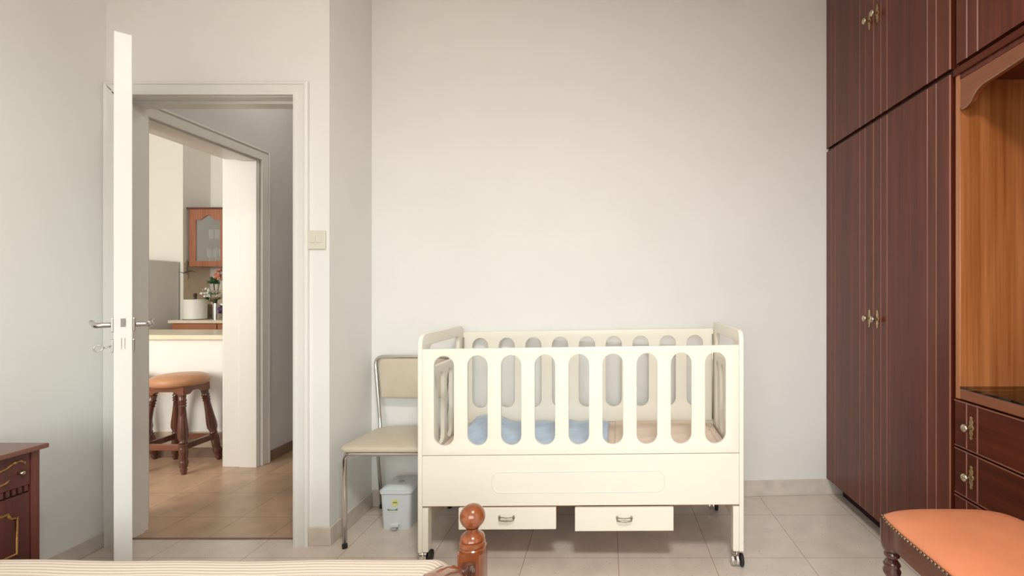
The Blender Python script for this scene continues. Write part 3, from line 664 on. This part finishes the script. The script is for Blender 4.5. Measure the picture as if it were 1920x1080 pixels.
# ------------------------------------------------------------------ padded dressing stool
bx0, bx1, by0, by1 = 0.812, 1.205, 0.96, 1.452
be = thing('dressing_stool', 'low upholstered stool with orange leather cushion and turned wooden legs', 'stool', ((bx0+bx1)/2, (by0+by1)/2, 0))
def cushion():
    vs = []; fs = []; N = 26
    def mp(a): return math.copysign(abs(a)**0.8, a)
    for j in range(N+1):
        for i in range(N+1):
            a = -1+2*i/N; b = -1+2*j/N
            a = math.sin(a*PI/2); b = math.sin(b*PI/2)
            X = a*math.sqrt(1-0.16*b**4); Y = b*math.sqrt(1-0.16*a**4)
            h = max(0, (1-abs(a)**3.2))**0.45 * max(0, (1-abs(b)**3.2))**0.45
            vs.append(((bx0+bx1)/2 + X*(bx1-bx0)/2*1.012, (by0+by1)/2 + Y*(by1-by0)/2*1.012, 0.480+0.036*h))
    for j in range(N):
        for i in range(N): q = j*(N+1)+i; fs.append((q, q+1, q+N+2, q+N+1))
    o = mesh_obj('cushion', vs, fs, M_leath, be, True); s = o.modifiers.new('solid', 'SOLIDIFY'); s.thickness = 0.006; s.offset = -1; return o
cushion()
hx_, hy_ = (bx1-bx0)/2, (by1-by0)/2; mx_, my_ = (bx0+bx1)/2, (by0+by1)/2
def rim(off, n=25):
    out = []
    def pt(a, b):
        return (mx_ + a*math.sqrt(1-0.16*b**4)*(hx_+off), my_ + b*math.sqrt(1-0.16*a**4)*(hy_+off))
    for i in range(n): out.append(pt(-1+2*i/n, -1))
    for i in range(n): out.append(pt(1, -1+2*i/n))
    for i in range(n): out.append(pt(1-2*i/n, 1))
    for i in range(n): out.append(pt(-1, 1-2*i/n))
    return out
ro = rim(0.0); ri = rim(-0.02); n = len(ro)
vs = [(p[0], p[1], 0.416) for p in ro]+[(p[0], p[1], 0.479) for p in ro]+[(p[0], p[1], 0.479) for p in ri]+[(p[0], p[1], 0.416) for p in ri]
fs = []
for i in range(n):
    j = (i+1) % n
    for q in range(4): fs.append((q*n+i, q*n+j, ((q+1) % 4)*n+j, ((q+1) % 4)*n+i))
o = mesh_obj('apron', vs, fs, M_bench, be); auto_smooth(fixn(o), 40)
nm = MB(); rn = rim(0.004, 34)
for p in rn: nm.sphere((p[0], p[1], 0.479), 0.0042, seg=8, rings=5)
nm.ob('nail_trim', M_nail, be, smooth=True)
legp = [(0.014, 0), (0.016, 0.02), (0.013, 0.03), (0.019, 0.05), (0.014, 0.07), (0.020, 0.13), (0.0235, 0.21), (0.0245, 0.26), (0.021, 0.290), (0.013, 0.300), (0.014, 0.305), (0.0225, 0.318), (0.0245, 0.327), (0.019, 0.338), (0.0235, 0.346), (0.0175, 0.356), (0.013, 0.362), (0.021, 0.371), (0.021, 0.377), (0.017, 0.384), (0.0215, 0.390)]
for (lx, ly) in ((bx0+0.030, by1-0.036), (bx1-0.030, by1-0.036), (bx0+0.030, by0+0.036), (bx1-0.030, by0+0.036)):
    L_ = MB().lathe(legp, Matrix.Translation((lx, ly, 0)), 24)
    L_.lathe([(0.021, 0.385), (0.026, 0.392), (0.029, 0.405), (0.030, 0.420), (0.030, 0.478)], Matrix.Translation((lx, ly, 0)), 24)
    o = L_.ob('leg', M_bleg, be); auto_smooth(o, 60)
offset_children(be)

# ------------------------------------------------------------------ nightstand (bottom left)
nx0, nx1, ny0, ny1 = -2.25, -1.926, 1.30, 1.632
ns = thing('nightstand', 'dark reddish wood bedside cabinet with gilt trim against the left wall', 'nightstand', ((nx0+nx1)/2, (ny0+ny1)/2, 0))
MB().box(nx0, nx1-0.016, ny0, ny1, 0.0, 0.617).ob('cabinet_body', M_night, ns)
MB().prism([(nx0, ny0-0.01), (nx1+0.026, ny0-0.01), (nx1+0.026, ny1+0.006), (nx0, ny1+0.006)], 0.6175, 0.634).ob('top_slab', M_nightt, ns, bevel=0.003)
for (a, b) in ((ny1-0.024, ny1), (ny0, ny0+0.024)):
    st_ = MB().box(nx1-0.015, nx1, a, b, 0.0, 0.617).ob('corner_post', wood('post_wood_%d' % int(a*100), (0.13, 0.035, 0.025), (0.19, 0.055, 0.036), 'z'), ns, bevel=0.002)
dz = MB().box(nx1-0.015, nx1-0.003, ny0+0.0245, ny1-0.0245, 0.505, 0.612).ob('drawer', M_night, ns, bevel=0.002)
# carved swag on the drawer
yc = (ny0+ny1)/2
def sw(pts, r=0.0032): return [(nx1-0.002, p[0], p[1]) for p in pts], r
orn = MB()
for s in (1, -1):
    orn.tube([(nx1-0.002, yc+s*a, b) for a, b in ((0.02, 0.580), (0.05, 0.572), (0.075, 0.578), (0.095, 0.590), (0.112, 0.592), (0.125, 0.583), (0.128, 0.572))], [0.002, 0.004, 0.003, 0.004, 0.0045, 0.003, 0.0015], 8)
    orn.tube([(nx1-0.002, yc+s*a, b) for a, b in ((0.02, 0.530), (0.05, 0.527), (0.075, 0.532), (0.085, 0.540))], [0.002, 0.004, 0.0035, 0.0015], 8)
    orn.sphere((nx1-0.001, yc+s*0.098, 0.590), 0.006, seg=10, rings=6)
orn.ob('carved_swag', M_gold, dz, smooth=True)
for s in (1, -1): MB().sphere((nx1+0.006, yc+s*0.112, 0.552), 0.008, seg=14, rings=8).ob('knob', M_knob, dz, smooth=True)
de = MB().box(nx1-0.015, nx1-0.010, ny0+0.0245, ny1-0.0245, 0.480, 0.5045)
MB_d = MB(); yy = ny0+0.028
while yy < ny1-0.034:
    MB_d.box(nx1-0.010, nx1-0.003, yy, yy+0.009, 0.485, 0.5045); yy += 0.0165
de.ob('dentil_recess', M_dark, ns); MB_d.ob('dentil_moulding', M_night, ns)
dn = MB().box(nx1-0.015, nx1-0.004, ny0+0.0245, ny1-0.0245, 0.06, 0.4795).ob('door', M_night, ns, bevel=0.002)
z0, z1, a0, a1 = 0.295, 0.43, ny0+0.062, ny1-0.062
z0 = 0.29
path = [(a0, z0), (a1, z0), (a1, 0.412)] + [(a1-0.018+0.018*math.cos(q), 0.430-0.018*1.0+0.0*q + 0.018*(1-math.sin(q)) ) for q in []]
path += [(a1-0.005, 0.408), (a1-0.016, 0.412), (a1-0.022, 0.424), (a1-0.022, 0.430), (a0+0.022, 0.430), (a0+0.022, 0.424), (a0+0.016, 0.412), (a0+0.005, 0.408), (a0, 0.412)]
MB().tube([(nx1-0.003, p[0], p[1]) for p in path], 0.0042, 8, True).ob('gilt_trim', M_gold, dn, smooth=True)
offset_children(ns)

# ------------------------------------------------------------------ bed frame and mattress
bd = thing('bed', 'wooden bed foot with turned ball finial post and carved scroll', 'bed', (-1.3, 0.55, 0))
px_, py_ = -0.3485, 1.250
def bpost(py):
    b = MB().prism(rrect(px_-0.0315, px_+0.0315, py-0.031, py+0.031, 0.005, 3), 0, 0.480)
    b.lathe([(0.032, 0.477), (0.0335, 0.486), (0.030, 0.4895), (0.0335, 0.493), (0.0325, 0.500), (0.028, 0.503), (0.0315, 0.508), (0.0295, 0.515), (0.021, 0.521), (0.015, 0.526), (0.0145, 0.534), (0.018, 0.5365)], Matrix.Translation((px_, py, 0)), 32)
    b.sphere((px_, py, 0.5645), 0.0325, (1, 1, 0.97), 32, 20)
    o = b.ob('bed_post', M_post, bd); auto_smooth(o, 45); return o
bpost(py_); bpost(-0.15)
ym2 = (1.25-0.15)/2
half = [(1.2185, 0.20), (1.2185, 0.462), (1.185, 0.464), (1.180, 0.452), (1.168, 0.440), (1.150, 0.450), (1.12, 0.480), (1.08, 0.513), (1.02, 0.546), (0.93, 0.582), (0.80, 0.604), (0.65, 0.614), (ym2, 0.616)]
ful = half + [(2*ym2-p[0], p[1]) for p in half[::-1][1:]]
fo_ = fixn(MB().prism(ful, px_-0.016, px_+0.016, 'yz').ob('footboard', M_bedd, bd, bevel=0.003))
cap = half[4:]; capf = cap + [(2*ym2-p[0], p[1]) for p in cap[::-1][1:]]
MB().tube([(px_, p[0], p[1]+0.002) for p in capf], 0.0165, 12).ob('top_rail', M_post, fo_, smooth=True)
for cyy in (1.150, 2*ym2-1.150):
    s = 1 if cyy > ym2 else -1
    sp = []; rr = []
    for i in range(40):
        a = i/39*2.6*PI; r = 0.036*(1-0.8*i/39); sp.append((px_+0.017, cyy + s*r*math.cos(a+PI*0.1), 0.448 + r*math.sin(a+PI*0.1))); rr.append(0.0075*(1-0.5*i/39))
    MB().tube(sp, rr, 8).sphere((px_+0.018, cyy, 0.448), 0.009, seg=12, rings=8).ob('carved_scroll', M_bedd, fo_, smooth=True)
for ry in (1.232, -0.157): MB().box(-2.20, px_-0.032, ry, ry+0.025, 0.10, 0.224).ob('side_rail', M_bedd, bd)
MB().box(-2.20, px_-0.033, -0.131, 1.231, 0.20, 0.225).ob('slat_base', M_ply, bd)
MB().box(-2.245, -2.205, -0.17, 1.27, 0.0, 0.95).ob('headboard', M_bedd, bd, bevel=0.01)
offset_children(bd)
# mattress with striped cover
X0, X1, Y0, Y1 = -2.195, -0.402, -0.125, 1.262
def mattress():
    vs = []; fs = []; NU, NV = 90, 60
    def prof(t, L0, L1, r):   # param t in 0..1, returns coordinate with fine sampling near the edges
        return L0 + (L1-L0)*(0.5-0.5*math.cos(PI*t))
    for j in range(NV+1):
        for i in range(NU+1):
            x = prof(i/NU, X0, X1, 0); y = prof(j/NV, Y0, Y1, 0)
            ex = min(x-X0, X1-x); ey = min(y-Y0, Y1-y); r = 0.055
            def rd(e): return r - math.sqrt(max(0, r*r-(r-min(e, r))**2))
            z = 0.466 - min(0.055, math.hypot(rd(ex), rd(ey))) + 0.0018*math.sin(x*5.1+0.6)*math.sin(y*3+1) + 0.0012*math.sin(x*17+y*6)
            vs.append((x, y, z))
    for j in range(NV):
        for i in range(NU): q = j*(NU+1)+i; fs.append((q, q+1, q+NU+2, q+NU+1))
    # skirt
    ringi = [i for i in range(NU+1)] + [j*(NU+1)+NU for j in range(1, NV+1)] + [NV*(NU+1)+i for i in range(NU-1, -1, -1)] + [j*(NU+1) for j in range(NV-1, 0, -1)]
    b0 = len(vs)
    for q in ringi: vs.append((vs[q][0], vs[q][1], 0.275))
    m = len(ringi)
    for i in range(m): j = (i+1) % m; fs.append((ringi[i], b0+i, b0+j, ringi[j]))
    fs.append(tuple(range(b0, b0+m))[::-1])
    return fixn(mesh_obj('mattress', vs, fs, M_matt, None, True))
mt = mattress(); tag(mt, 'large mattress with cream and brown striped cover on the wooden bed', 'mattress')
mt.data.transform(Matrix.Translation((1.3, -0.55, -0.226))); mt.location = (-1.3, 0.55, 0.226)
for v_ in mt.data.vertices:
    if v_.co.z < 0.06: v_.co.z = 0.0
mt.modifiers.new('sub', 'SUBSURF').levels = 0

# ------------------------------------------------------------------ kitchen seen through the doorways
PY = 3.70*K
pn = thing('kitchen_peninsula', 'white kitchen breakfast counter with cream worktop behind the bar stool', 'counter', (-3.3, PY+0.2, 0))
MB().box(-4.3, KX-0.003, PY, PY+0.40, 0.0, 0.815).ob('counter_body', M_frame, pn)
MB().box(-4.3, KX-0.003, PY-0.010, PY-0.0005, 0.0, 0.068).ob('skirting', M_tbase, pn)
MB().box(-4.3, KX-0.003, PY-0.008, PY-0.0005, 0.0685, 0.176).ob('beige_band', mat('beige_band', (0.55, 0.43, 0.33), 0.5, noise=(6, 0.05)), pn)  # beige band just above the skirting
MB().box(-4.3, KX-0.003, PY-0.03, PY+0.46, 0.816, 0.848).ob('worktop', M_worktop, pn, bevel=0.004)
offset_children(pn)
CY = 5.27*K
kc = thing('kitchen_base_cabinet', 'wooden kitchen base cabinet with cream worktop along the back wall', 'cabinet', (-3.6, CY+0.3, 0))
MB().box(-4.31, KX-0.01, CY+0.02, BY2-0.01, 0.0, 0.832).ob('cabinet_body', M_kwood, kc)
MB().box(-4.335, KX-0.01, CY, BY2-0.01, 0.833, 0.862).ob('worktop', M_worktop, kc, bevel=0.003)
for i in range(4):
    xd = -4.30+i*0.45
    d_ = MB().box(xd, xd+0.44, CY+0.006, CY+0.0195, 0.68, 0.825).ob('drawer', M_kwood, kc, bevel=0.003)
    MB().sphere((xd+0.40, CY-0.002, 0.74), 0.010, seg=12, rings=8).ob('knob', M_dknob, d_, smooth=True)
    MB().box(xd, xd+0.44, CY+0.006, CY+0.0195, 0.10, 0.67).ob('door', M_kwood, kc, bevel=0.003)
offset_children(kc)
fg = thing('refrigerator', 'low grey refrigerator beside the kitchen base cabinet', 'refrigerator', (-4.77, 5.3*K, 0))
MB().box(-5.08, -4.472, 5.00*K, BY1-0.012, 0.02, 1.46).ob('fridge_body', M_fridge, fg, bevel=0.012, bseg=3)
MB().box(-5.08, -4.472, 4.92*K, 4.993*K, 0.05, 1.46).ob('fridge_door', M_fridge, fg, bevel=0.010, bseg=3)
MB().box(-5.05, -4.49, 5.03*K, BY1-0.03, 0.0, 0.0195).ob('foot_rail', M_black, fg)
offset_children(fg)
# splashback
st(MB().box(BX+0.001, KX-0.01, BY2-0.008, BY2, 0.862, 1.45).ob('trim_splashback', M_splash))
st(MB().box(BX, BX+0.006, BY1+0.001, BY2-0.009, 0.862, 1.45).ob('trim_splashback_side', mat('side_splash', (0.66, 0.56, 0.42), 0.4, noise=(10, 0.04))))
# wall cabinet with glazed arched door
wy = 5.67*K; cx0 = -4.42; cx1 = cx0+0.415; z0, z1 = 1.412, 2.02
wc = thing('wall_cabinet', 'wooden kitchen wall cabinet with arched glass door and white glasses', 'cabinet', ((cx0+cx1)/2, wy, z0))
MB().box(cx0, cx0+0.016, wy, BY2-0.001, z0, z1).box(cx1-0.016, cx1, wy, BY2-0.001, z0, z1).box(cx0+0.016, cx1-0.016, wy, BY2-0.001, z0, z0+0.016).box(cx0+0.016, cx1-0.016, wy, BY2-0.001, z1-0.016, z1).box(cx0+0.016, cx1-0.016, BY2-0.012, BY2-0.001, z0+0.016, z1-0.016).ob('cabinet_body', M_kwoodz, wc)
MB().box(cx0-0.02, cx1+0.02, wy-0.035, BY2-0.001, z1+0.001, z1+0.018).ob('cornice', wood('cornice_wood', (0.10, 0.04, 0.03), (0.16, 0.06, 0.04), 'x'), wc, bevel=0.004)
MB().box(cx0+0.0165, cx1-0.0165, wy+0.03, BY2-0.0125, 1.70, 1.712).ob('shelf', M_kwoodz, wc)
ix0, ix1, iz0, iz1 = cx0+0.070, cx1-0.085, z0+0.058, z1-0.115
ic = (ix0+ix1)/2; hw = (ix1-ix0)/2
top = []
for i in range(25):
    t_ = i/24; x = ix1 + (ix0-ix1)*t_; q = abs(x-ic)/hw
    top.append((x, iz1 + (0.048*(0.5+0.5*math.cos(PI*min(1, q/0.68))))))
hole = [(ix0, iz0), (ix1, iz0)] + top
me = sheet([(cx0, z0), (cx1, z0), (cx1, z1), (cx0, z1)], [hole], 0.020, lambda a, b, d: Vector((a, wy-0.021+d, b)), 0.003)
wd = fin('door', me, M_kwoodz, wc)
MB().box(ix0-0.006, ix1+0.006, wy-0.011, wy-0.008, iz0-0.006, iz1+0.052).ob('glass_pane', M_kglass, wd)
MB().sphere((cx1-0.038, wy-0.032, 1.655), 0.011, seg=12, rings=8).ob('knob', M_knob, wd, smooth=True)
offset_children(wc)
gp = [(0.020, 0), (0.020, 0.002), (0.003, 0.006), (0.003, 0.05), (0.018, 0.065), (0.023, 0.095), (0.020, 0.12), (0.018, 0.12), (0.020, 0.095), (0.016, 0.068), (0.001, 0.056)]
tp = [(0.017, 0), (0.019, 0.004), (0.022, 0.10), (0.020, 0.10), (0.016, 0.006), (0.001, 0.005)]
g0 = None
for i, (dx, zz, dy) in enumerate([(0.15, z0+0.0165, 0.06), (0.215, z0+0.0165, 0.06), (0.28, z0+0.0165, 0.06), (0.34, z0+0.0165, 0.06), (0.18, 1.7125, 0.05), (0.245, 1.7125, 0.05), (0.31, 1.7125, 0.05)]):
    o = MB().lathe([(r*1.15, h*(1.5 if i < 4 else 1.0)) for r, h in (gp if i < 4 else tp)], None, 16).ob('wine_glass' if i < 4 else 'tumbler', M_glasscup, None, True)
    o.location = (cx0+dx, wy+dy, zz)
    nth = ['leftmost', 'second', 'third', 'rightmost'][i] if i < 4 else ['left', 'middle', 'right'][i-4]
    tag(o, ('%s of four stemmed glasses on the cabinet floor behind the glass' if i < 4 else '%s of three short tumblers on the shelf behind the cabinet glass') % nth, 'glass', 'stemmed glasses in the wall cabinet' if i < 4 else 'tumblers in the wall cabinet')
# canister
cb = thing('canister', 'round cream bread canister with dark knob on the kitchen worktop', 'canister', (-4.18, 4.88, 0.8625))
MB().lathe([(0.093, 0), (0.097, 0.004), (0.097, 0.198), (0.094, 0.203), (0.091, 0.203), (0.001, 0.208)], None, 40).ob('canister_body', M_canist, cb); auto_smooth(cb.children[0], 40)
MB().lathe([(0.099, 0.001), (0.0995, 0.008), (0.0975, 0.009)], Matrix.Translation((0, 0, -0.0005)), 40).ob('base_ring', M_iron, cb)
MB().lathe([(0.012, 0.206), (0.014, 0.217), (0.010, 0.227), (0.015, 0.240), (0.016, 0.253), (0.012, 0.264), (0.002, 0.268)], None, 20).ob('lid_knob', M_dknob, cb, smooth=True)
# flower vase and posy
def bouquet(name, label, x, y, z, vr, vh, heads, vmat, cat='vase'):
    v = thing(name, label, cat, (x, y, z))
    MB().lathe([(vr, 0), (vr, vh), (vr*0.9, vh), (vr*0.9, 0.01), (0.001, 0.009)], None, 24).ob('vase_body', vmat, v); auto_smooth(v.children[0], 40)
    for (dx, dy, dz, kind, sz) in heads:
        tip = Vector((dx, dy, dz))
        f = MB().tube([(0, 0, vh*0.6), (dx*0.4, dy*0.4, vh+(dz-vh)*0.4), tuple(tip)], 0.0025, 6)
        stem = f.ob('stem', M_leaf, v, smooth=True)
        h = MB()
        rnd = random.Random(int((dx+dz)*9000)+len(label))
        if kind in ('white', 'red', 'purple'):
            for q in range(16):
                a = rnd.random()*2*PI; e = rnd.random()*PI*0.7
                d = Vector((math.cos(a)*math.sin(e), math.sin(a)*math.sin(e), math.cos(e)))
                p = tip + d*sz*0.55
                u = d.orthogonal().normalized(); wv_ = d.cross(u)
                h.add([p-u*sz*0.3, p+wv_*sz*0.3+d*sz*0.3, p+u*sz*0.3, p+d*sz*0.5, p-wv_*sz*0.3+d*0.3*sz], [(0, 1, 3), (1, 2, 3), (2, 4, 3), (4, 0, 3), (0, 4, 2, 1)])
            h.ob('flower_head', {'white': M_white, 'red': M_red, 'purple': M_purp}[kind], stem)
        else:
            for q in range(12):
                a = rnd.random()*2*PI; e = (0.2+rnd.random()*0.8)*PI*0.6
                d = Vector((math.cos(a)*math.sin(e), math.sin(a)*math.sin(e), math.cos(e)))
                u = d.orthogonal().normalized(); p = tip-d*sz*0.2
                h.add([p, p+d*sz*0.5+u*sz*0.22, p+d*sz, p+d*sz*0.5-u*sz*0.22, p+d*sz*0.5+u.cross(d)*0.06*sz], [(0, 1, 4), (1, 2, 4), (2, 3, 4), (3, 0, 4), (0, 3, 2, 1)])
            h.ob('foliage', {'leaf': M_leaf, 'pale': M_leaf2, 'dry': M_dry}[kind], stem)
    return v
YV = 5.42*K
bouquet('flower_vase', 'tall metal vase of white flowers and dark leaves on the kitchen worktop', (405-1137)/F*YV, YV, 0.8625, 0.027, 0.165,
        [(-0.085, -0.02, 0.275, 'white', 0.050), (-0.055, -0.03, 0.245, 'white', 0.040), (-0.075, 0, 0.205, 'leaf', 0.055), (-0.045, 0.02, 0.385, 'leaf', 0.075), (-0.02, 0.0, 0.372, 'leaf', 0.07),
         (-0.02, -0.02, 0.245, 'pale', 0.06), (0.02, -0.03, 0.215, 'dry', 0.07), (0.045, -0.02, 0.22, 'dry', 0.07), (-0.02, -0.03, 0.19, 'dry', 0.055), (0.005, 0, 0.26, 'dry', 0.06), (0.050, 0.0, 0.455, 'red', 0.060), (0.030, 0.0, 0.42, 'red', 0.045), (-0.035, 0.0, 0.225, 'leaf', 0.05)], M_chrome)
bouquet('flower_pot', 'small dark pot of purple and pink flowers right of the metal vase', (425-1137)/F*(YV-0.16), YV-0.16, 0.8625, 0.035, 0.06,
        [(-0.03, 0, 0.11, 'purple', 0.05), (-0.015, -0.02, 0.09, 'purple', 0.05), (0.0, 0, 0.15, 'white', 0.05), (-0.03, 0.0, 0.14, 'leaf', 0.05)], M_dknob, 'flower pot')
# dark jar between canister and vase
jr = tag(MB().lathe([(0.030, 0), (0.032, 0.004), (0.032, 0.12), (0.026, 0.135), (0.020, 0.150), (0.001, 0.152)], None, 20).ob('jar', M_iron, None, True), 'dark grey jar between the cream canister and the metal vase', 'jar')
jr.location = ((392.5-1137)/F*(YV+0.15), YV+0.15, 0.8625)
# iron star ornament on the side splashback, printed picture tile
orn = MB(); oy = 5.64*K; 
so_ = (352-1137)/F
c0 = Vector((BX+0.016, 0, 0))
ymid = BX*-1/0.785*K*0+ (BX+0.016)/((352-1137)/1000.0)*K
zc = H + 38*ymid/F
for a in range(4):
    an = a*PI/2
    orn.tube([(BX+0.014, ymid, zc-0.01), (BX+0.014, ymid+0.05*math.cos(an+0.3), zc-0.01+0.05*math.sin(an+0.3)), (BX+0.014, ymid+0.11*math.cos(an), zc-0.01+0.085*math.sin(an))], [0.008, 0.004, 0.002], 8)
orn.sphere((BX+0.014, ymid, zc+0.09), 0.014, (0.6, 1, 1), 12, 8)
orn.lathe([(0.0045, zc), (0.0045, zc+0.12)], Matrix.Translation((BX+0.0125, ymid, 0)), 8)
tag(orn.ob('wall_ornament', M_iron, None, True), 'grey iron star ornament hanging beside the wall cabinet', 'ornament')
pt_ = thing('picture_tile', 'pale tile with a painted sprig on the splashback below the cabinet', 'tile', ((412-1137)/F*BY2, BY2-0.0085, 1.33))
MB().box(-0.10, 0.12, -0.006, 0, -0.16, 0.075).ob('tile_face', M_mosaic, pt_, bevel=0.001)
MB().tube([(-0.02, -0.008, 0.05), (0.01, -0.008, 0.03), (0.04, -0.008, 0.045)], 0.003, 6).tube([(0.0, -0.008, 0.0), (0.02, -0.008, 0.02), (0.05, -0.008, -0.01)], 0.0025, 6).tube([(0.01, -0.008, 0.03), (0.03, -0.008, -0.06)], 0.002, 6).ob('painted_sprig', M_iron, pt_)

# bar stools
def leg_pts(a, b, prof, seg=18):
    a = Vector(a); b = Vector(b); d = b-a; q = d.to_track_quat('Z', 'Y').to_matrix().to_4x4()
    return [(r, t*d.length) for r, t in prof], Matrix.Translation(a) @ q
lp = [(0.012, 0), (0.013, 0.01), (0.019, 0.055), (0.015, 0.075), (0.021, 0.095), (0.024, 0.13), (0.024, 0.16), (0.019, 0.185), (0.023, 0.20), (0.0235, 0.33), (0.021, 0.345), (0.0255, 0.36), (0.018, 0.375), (0.0235, 0.395), (0.019, 0.41), (0.0285, 0.47), (0.029, 0.53), (0.021, 0.72), (0.018, 0.84), (0.023, 0.855), (0.018, 0.87), (0.024, 0.89), (0.018, 0.905), (0.024, 0.925), (0.019, 0.945), (0.022, 1.0)]
def bar_stool(loc, label, rot=0):
    s = thing('bar_stool', label, 'stool', loc, rot, 'bar stools at the kitchen counter')
    FX, FYs, TX, TY = 0.150, 0.138, 0.092, 0.085
    for sx_ in (-1, 1):
        for sy_ in (-1, 1):
            pr, M_ = leg_pts((sx_*FX, sy_*FYs, 0), (sx_*TX, sy_*TY, 0.488), lp)
            o = MB().lathe(pr, M_, 18).ob('leg', M_stool, s); auto_smooth(o, 55)
    f = 0.165/0.488; ax = FX+(TX-FX)*f; ay = FYs+(TY-FYs)*f
    for sy_ in (-1, 1): MB().box(-ax+0.02, ax-0.02, sy_*ay-0.010, sy_*ay+0.010, 0.147, 0.185).ob('stretcher', M_stoolr, s, bevel=0.003)
    for sx_ in (-1, 1): MB().box(sx_*ax-0.010, sx_*ax+0.010, -ay+0.02, ay-0.02, 0.147, 0.185).ob('stretcher', M_stool, s, bevel=0.003)
    def aprof(h): return [(-h, 0.540), (-h, 0.488), (-h+0.03, 0.488), (-h+0.055, 0.508), (h-0.055, 0.508), (h-0.03, 0.488), (h, 0.488), (h, 0.540)]
    ap = MB()
    for sy_ in (-1, 1): ap.prism(aprof(TX+0.022), sy_*(TY+0.008)-0.010, sy_*(TY+0.008)+0.010, 'xz')
    for sx_ in (-1, 1): ap.prism(aprof(TY-0.0025), sx_*(TX+0.012)-0.010, sx_*(TX+0.012)+0.010, 'yz')
    fixn(ap.ob('apron', M_stoolr, s))
    MB().lathe([(0.05, 0.538), (0.135, 0.538), (0.150, 0.545), (0.156, 0.560), (0.155, 0.575), (0.146, 0.592), (0.12, 0.605), (0.07, 0.612), (0.001, 0.614)], None, 40).ob('cushion', M_tan, s, smooth=True)
    return s
bar_stool((-2.80, 3.498*K, 0), 'turned-leg wooden bar stool with round tan cushion seen through the doorway')
bar_stool((-3.245, 3.505*K, 0), 'second turned-leg bar stool mostly hidden behind the door frame')
